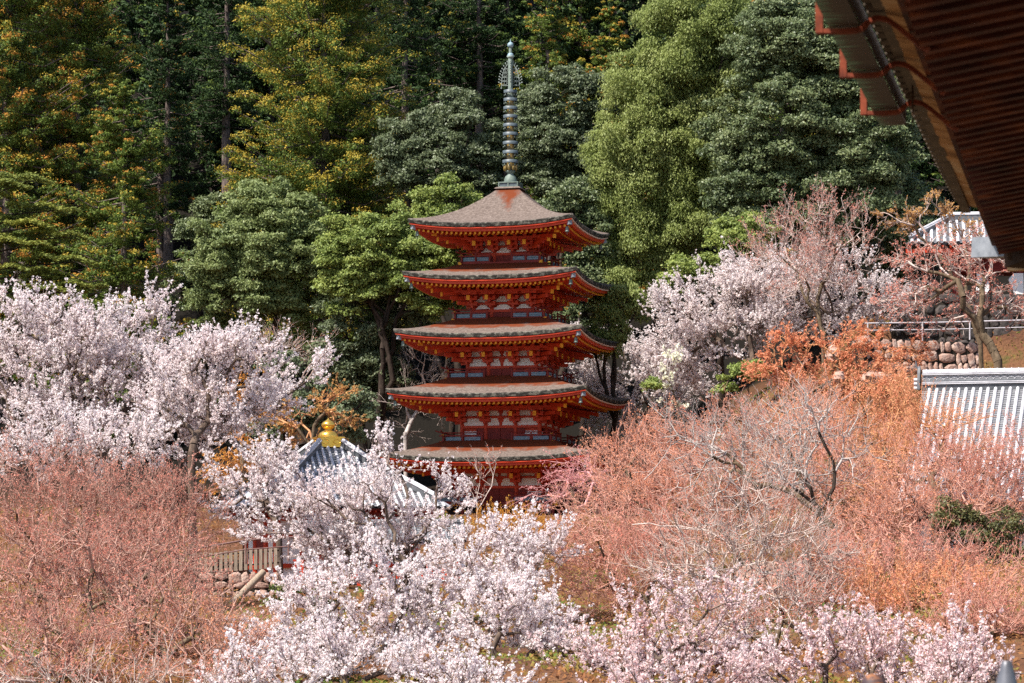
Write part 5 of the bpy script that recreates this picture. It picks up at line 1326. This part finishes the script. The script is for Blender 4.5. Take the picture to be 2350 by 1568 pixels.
maple('maple with thick dark curving limbs at the lower left', 403, 118, (215, 1560), [(60, 1310, 120, 60), (180, 1290, 110, 60), (60, 1400, 110, 60), (250, 1330, 60, 50)], .55, group=GL, bark=('bark_maple', 'twig_rose'), per=3, rt=.2, wob=.24, limb=2.8, back=2.0)
maple('maple with mossy leaning double trunk left of the boulder wall', 404, 121, (300, 1480), [(290, 1300, 90, 60), (350, 1270, 70, 60), (230, 1360, 80, 50), (400, 1330, 60, 50)], .7, group=GL, bark=('bark_maple', 'twig_rose'), per=3, rt=.17, wob=.2, limb=2.6, back=1.8)
maple('pale limbed maple forking below the lavender handrail', 405, 112, (370, 1560), [(420, 1430, 90, 60), (330, 1440, 80, 60), (480, 1500, 70, 60), (390, 1360, 70, 40)], .6, group=GL, bark=('bark_maple', 'twig_rose'), per=3, wob=.2, limb=2.4, back=1.6)
maple('small brownish maple in the bottom left corner', 406, 103, (110, 1640), [(70, 1500, 110, 60), (180, 1500, 90, 60), (60, 1450, 70, 40)], .5, group=GL, bark=('bark_maple', 'twig_rose'), per=3, wob=.2, limb=2.2, back=1.2)
maple('low brownish maple along the bottom edge at left', 434, 98, (250, 1700), [(60, 1570, 110, 30), (230, 1570, 110, 30), (400, 1575, 100, 30), (520, 1570, 50, 25)], .55, 'bud_red', ('bark_maple', 'twig_pale'), GL, wob=.2)
maple('thin stemmed orange maple beside the bottom cherries at left', 407, 108, (520, 1600), [(500, 1440, 60, 50), (540, 1520, 60, 50), (440, 1540, 90, 40)], .5, leaf='bud_orange', group=GL, bark=('bark_maple', 'twig_rose'), per=3, wob=.2)
GO = 'orange budding maples on the right slope'
OR = ('bark_maple', 'twig_orange')
maple('layered orange maple below the pink stone wall', 411, 182, (1800, 960), [(1830, 790, 80, 35), (1920, 800, 80, 40), (1990, 780, 60, 25), (1860, 870, 110, 45), (1980, 850, 90, 35), (1770, 850, 50, 30), (2080, 800, 70, 25), (2030, 820, 60, 25)], 1.3, 'bud_orange', OR, GO, lsize=.075, flat=.3, up=.02, sig=.4, ntw=5, twl=.7, depth=.5, gx=1.05, gz_=.85)
maple('orange red twigged thicket touching the lowest right roof corner', 412, 176, (1430, 1150), [(1420, 1035, 85, 45), (1520, 1010, 100, 50), (1400, 1080, 90, 50), (1560, 1050, 90, 60)], 1.1, 'bud_orange', ('bark_maple', 'twig_red'), GO, up=.6, lsize=.05, gx=1, gz_=1)
maple('pink weeping cherry not yet in flower right of the pagoda foot', 413, 172, (1330, 1200), [(1290, 1085, 50, 35), (1260, 1130, 50, 35), (1340, 1120, 70, 50), (1215, 1150, 35, 15)], 1.0, 'bud_pink', ('bark_maple', 'twig_pink'), None, name='weeping_cherry', up=-.5, wob=.2, gx=.9, gz_=.8)
maple('golden orange twiggy shrub at the foot of the pagoda', 414, 180, (1150, 1220), [(1140, 1205, 60, 30), (1190, 1210, 50, 30), (1250, 1230, 60, 35)], 3.2, 'bud_gold', ('bark_maple', 'twig_gold'), None, name='twiggy_shrub', cat='shrub', up=.8, rt=.06, lead=.1, gx=1, gz_=1, twl=.5)
maple('wide orange budded maple behind the three grey trunks', 415, 160, (1700, 1300), [(1650, 1020, 140, 70), (1560, 1120, 130, 80), (1760, 1100, 130, 80), (1640, 1180, 160, 70), (1440, 1180, 100, 70), (1850, 980, 100, 60)], .95, 'bud_orange', ('bark_maple', 'twig_red'), GO, rt=.2)
maple('grey barked bare tree leaning left across the orange maples', 416, 148, (1910, 1210), [(1800, 1000, 110, 70), (1700, 1010, 110, 70), (1620, 1080, 110, 60), (1560, 1000, 70, 50), (1850, 1060, 60, 60)], .45, 'bud_red', ('bark_maple', 'twig_grey'), None, name='bare_tree', rt=.2, per=2, wob=.13, limb=2.6, back=2.2)
maple('slender dark trunked bare tree upright before the orange maples', 417, 143, (1895, 1250), [(1870, 960, 70, 60), (1930, 1000, 70, 70), (1830, 1050, 70, 60), (1900, 1090, 70, 50)], .5, 'bud_orange', ('bark_dark', 'twig_grey'), None, name='bare_tree', rt=.15, per=2, wob=.13, limb=2.6, back=2.0)
maple('pale grey bare tree with fanning branches at lower right', 418, 122, (1715, 1400), [(1600, 1250, 120, 70), (1720, 1180, 90, 60), (1820, 1250, 100, 70), (1560, 1340, 130, 60), (1720, 1300, 120, 60), (1880, 1330, 90, 50)], .55, 'bud_red', ('twig_grey', 'twig_pale'), None, name='bare_tree', rt=.12, per=1, wob=.1, limb=3.0, back=2.0)
maple('orange maple in front of the long tiled roof', 419, 150, (2145, 1130), [(2080, 990, 90, 60), (2180, 1000, 90, 55), (2050, 1090, 100, 60), (2190, 1080, 90, 50), (2290, 1080, 60, 40)], .7, 'bud_orange', OR, GO, rt=.17, flat=.1, limb=2.4, back=1.8)
maple('orange maple left of the long tiled roof, thin dark limbs', 420, 166, (1980, 1150), [(1960, 940, 100, 50), (2050, 920, 60, 40), (1900, 1000, 90, 60), (2010, 1010, 100, 60)], 1.0, 'bud_orange', OR, GO, flat=.15, lsize=.07)
maple('reddish maple hanging over the lower right of the tiled roof', 421, 145, (2290, 1300), [(2250, 1110, 80, 70), (2320, 1080, 50, 70), (2180, 1060, 60, 50), (2170, 1170, 90, 50), (2330, 1200, 50, 60)], 1.15, 'bud_red', ('bark_maple', 'twig_red'), GO)
maple('rusty maple with ivy clad leaning trunks at the right', 422, 140, (2215, 1330), [(2060, 1190, 100, 60), (2150, 1230, 80, 60), (2000, 1260, 90, 60), (2110, 1130, 80, 50), (2260, 1200, 70, 60)], .7, 'bud_orange', ('bark_dark', 'twig_red'), GO, rt=.24, limb=2.6, back=2.0)
maple('orange brown maple in the lower right hollow', 423, 124, (1990, 1460), [(1980, 1370, 120, 50), (2120, 1390, 110, 45), (2250, 1370, 90, 50), (1900, 1420, 90, 40)], .9, 'bud_orange', ('bark_maple', 'twig_orange'), GO, flat=.1, lsize=.06)
maple('coral twigged upright maple between the ivy clad trunks and the pink cherries', 435, 130, (2080, 1440), [(2040, 1300, 100, 60), (2150, 1310, 90, 60), (2260, 1330, 90, 60), (1960, 1330, 80, 60)], .8, 'bud_red', ('bark_maple', 'twig_red'), GO, up=.5)
maple('reddish maple in the bottom right corner behind the grey post tip', 436, 108, (2270, 1560), [(2250, 1420, 100, 50), (2310, 1480, 60, 60), (2140, 1440, 90, 40)], .7, 'bud_red', ('bark_maple', 'twig_red'), GO)
maple('coral maple filling the slope left of the long tiled roof', 437, 156, (2040, 1200), [(1960, 1080, 110, 60), (2060, 1060, 90, 50), (1880, 1150, 100, 60), (2000, 1160, 100, 50)], .8, 'bud_red', ('bark_maple', 'twig_red'), GO, up=.5)
maple('salmon twigged maple left of the pale grey bare tree', 424, 131, (1500, 1420), [(1420, 1260, 100, 60), (1520, 1240, 100, 60), (1400, 1350, 100, 50), (1510, 1360, 90, 50), (1350, 1230, 50, 50)], .8, 'bud_red', ('bark_maple', 'twig_red'), GO)
maple('dull pink twigged maple behind the bottom pink cherries', 425, 114, (1780, 1520), [(1760, 1400, 100, 50), (1860, 1390, 80, 50), (1680, 1460, 90, 40), (1840, 1470, 90, 40)], .6, 'bud_red', ('bark_maple', 'twig_pale'), GO)
maple('pinkish bare tree with upswept twigs above the white hillside cherry', 426, 190, (1890, 800), [(1830, 560, 80, 70), (1900, 520, 70, 50), (1950, 590, 60, 60), (1860, 640, 80, 60), (1780, 600, 60, 50)], .75, 'bud_red', ('bark_maple', 'twig_pale'), None, name='bare_tree', up=.5, per=4, rt=.17, limb=2.2)
maple('reddish maple with spreading layers in front of the dark boulder wall', 427, 180, (2290, 830), [(2160, 610, 80, 35), (2240, 590, 70, 40), (2120, 650, 80, 40), (2250, 660, 90, 40), (2170, 720, 100, 40), (2310, 720, 60, 40), (2090, 590, 60, 30), (2200, 560, 80, 30), (2060, 700, 60, 30)], 1.15, 'bud_red', ('bark_maple', 'twig_pale'), 'maples before the gate', rt=.28, flat=.25, up=.05, lsize=.065, depth=.6, gx=1.1, gz_=.9, twl=.75, limb=2.2, back=1.5)
maple('yellow orange layered maple spray in front of the gate roof', 428, 187, (2250, 790), [(2110, 455, 50, 18), (2060, 495, 55, 16), (2150, 490, 60, 20), (2080, 520, 60, 14), (2190, 540, 60, 16), (2230, 520, 50, 14)], 2.2, 'leaf_tan', ('bark_maple', 'twig_pale'), 'maples before the gate', flat=.4, up=0, lsize=.07, sig=.25, depth=.5, rt=.16, gx=1, gz_=.8, twl=.5)
maple('orange tan maple in layers behind the golden jewel', 429, 178, (720, 1060), [(760, 900, 70, 22), (690, 940, 80, 25), (790, 960, 60, 18), (720, 1000, 90, 22), (640, 970, 60, 25), (830, 945, 25, 12)], 1.3, 'leaf_tan', OR, 'orange tan maples behind the hall', flat=.3, up=0, lsize=.075, sig=.3, depth=.5, gx=1, gz_=.9, twl=.6)
maple('dense orange leaved maple left of the grey pyramid roof', 430, 170, (560, 1120), [(550, 900, 55, 35), (540, 980, 55, 40), (570, 1040, 60, 40), (520, 1080, 60, 45)], 1.3, 'bud_gold', OR, 'orange tan maples behind the hall', lsize=.075, up=.1, gx=1, gz_=1, twl=.7)
maple('pale grey leafless tree spreading at the left of the lower pagoda roofs', 431, 207, (930, 1000), [(960, 850, 60, 45), (930, 900, 60, 45), (980, 940, 60, 50), (1000, 900, 50, 50), (920, 960, 50, 40)], .5, 'bud_red', ('twig_grey', 'twig_pale'), None, name='bare_tree', per=0, bare=.97, up=.3)
maple('thin brown leafless shrub upright before the lowest pagoda roof', 432, 182, (1095, 1180), [(1080, 1120, 30, 40), (1110, 1090, 28, 45), (1070, 1160, 30, 30)], .45, 'bud_red', ('bark_maple', 'twig_pale'), None, name='bare_shrub', cat='shrub', per=1, up=.9, rt=.05, lead=.1, gx=1, gz_=1, twl=.7)
maple('brownish leafless shrub under the big rounded olive tree', 433, 205, (640, 830), [(640, 790, 60, 30), (700, 800, 40, 25), (590, 800, 40, 25)], .9, 'bud_red', ('bark_maple', 'twig_pale'), None, name='bare_shrub', cat='shrub', per=1, up=.5, rt=.06)

# ---- undergrowth nobody could count
def ground_cover():
    r = np.random.default_rng(9); n = 150000
    Y = 84 + (206 - 84) * r.random(n) ** .9; x = r.uniform(-1, 1, n) * (530 / FPX * Y)
    dens = .5 + .5 * np.sin(x * .9 + 1.7 * np.sin(Y * .23)) * np.sin(Y * .31 + x * .2)
    k = (r.random(n) < dens + .25) & ~((np.abs(x) < 6) & (Y > 192)) & ~((x > -17) & (x < -2) & (Y > 158) & (Y < 172)) & ~((x > 21) & (Y > 150) & (Y < 166))
    x, Y = x[k], Y[k]; n = len(x)
    h = np.clip(.15 + .5 * np.sin(x * 1.1 + Y * .7) * np.sin(Y * .9 - x * .4), .05, 1) * r.random(n)
    pos = np.stack([x, Y, ground(x, Y) + h], 1)
    s_ = r.uniform(.05, .13, n)
    V, F = leaves(r, pos, s_ * .55, s_, np.tile(np.array([-.2, -.4, .8]), (n, 1)), .9)
    o = np_mesh('undergrowth', V, F, [M['cover']]); tag(o, 'low orange, mossy and green undergrowth covering the banks', 'undergrowth', kind='stuff')
ground_cover()
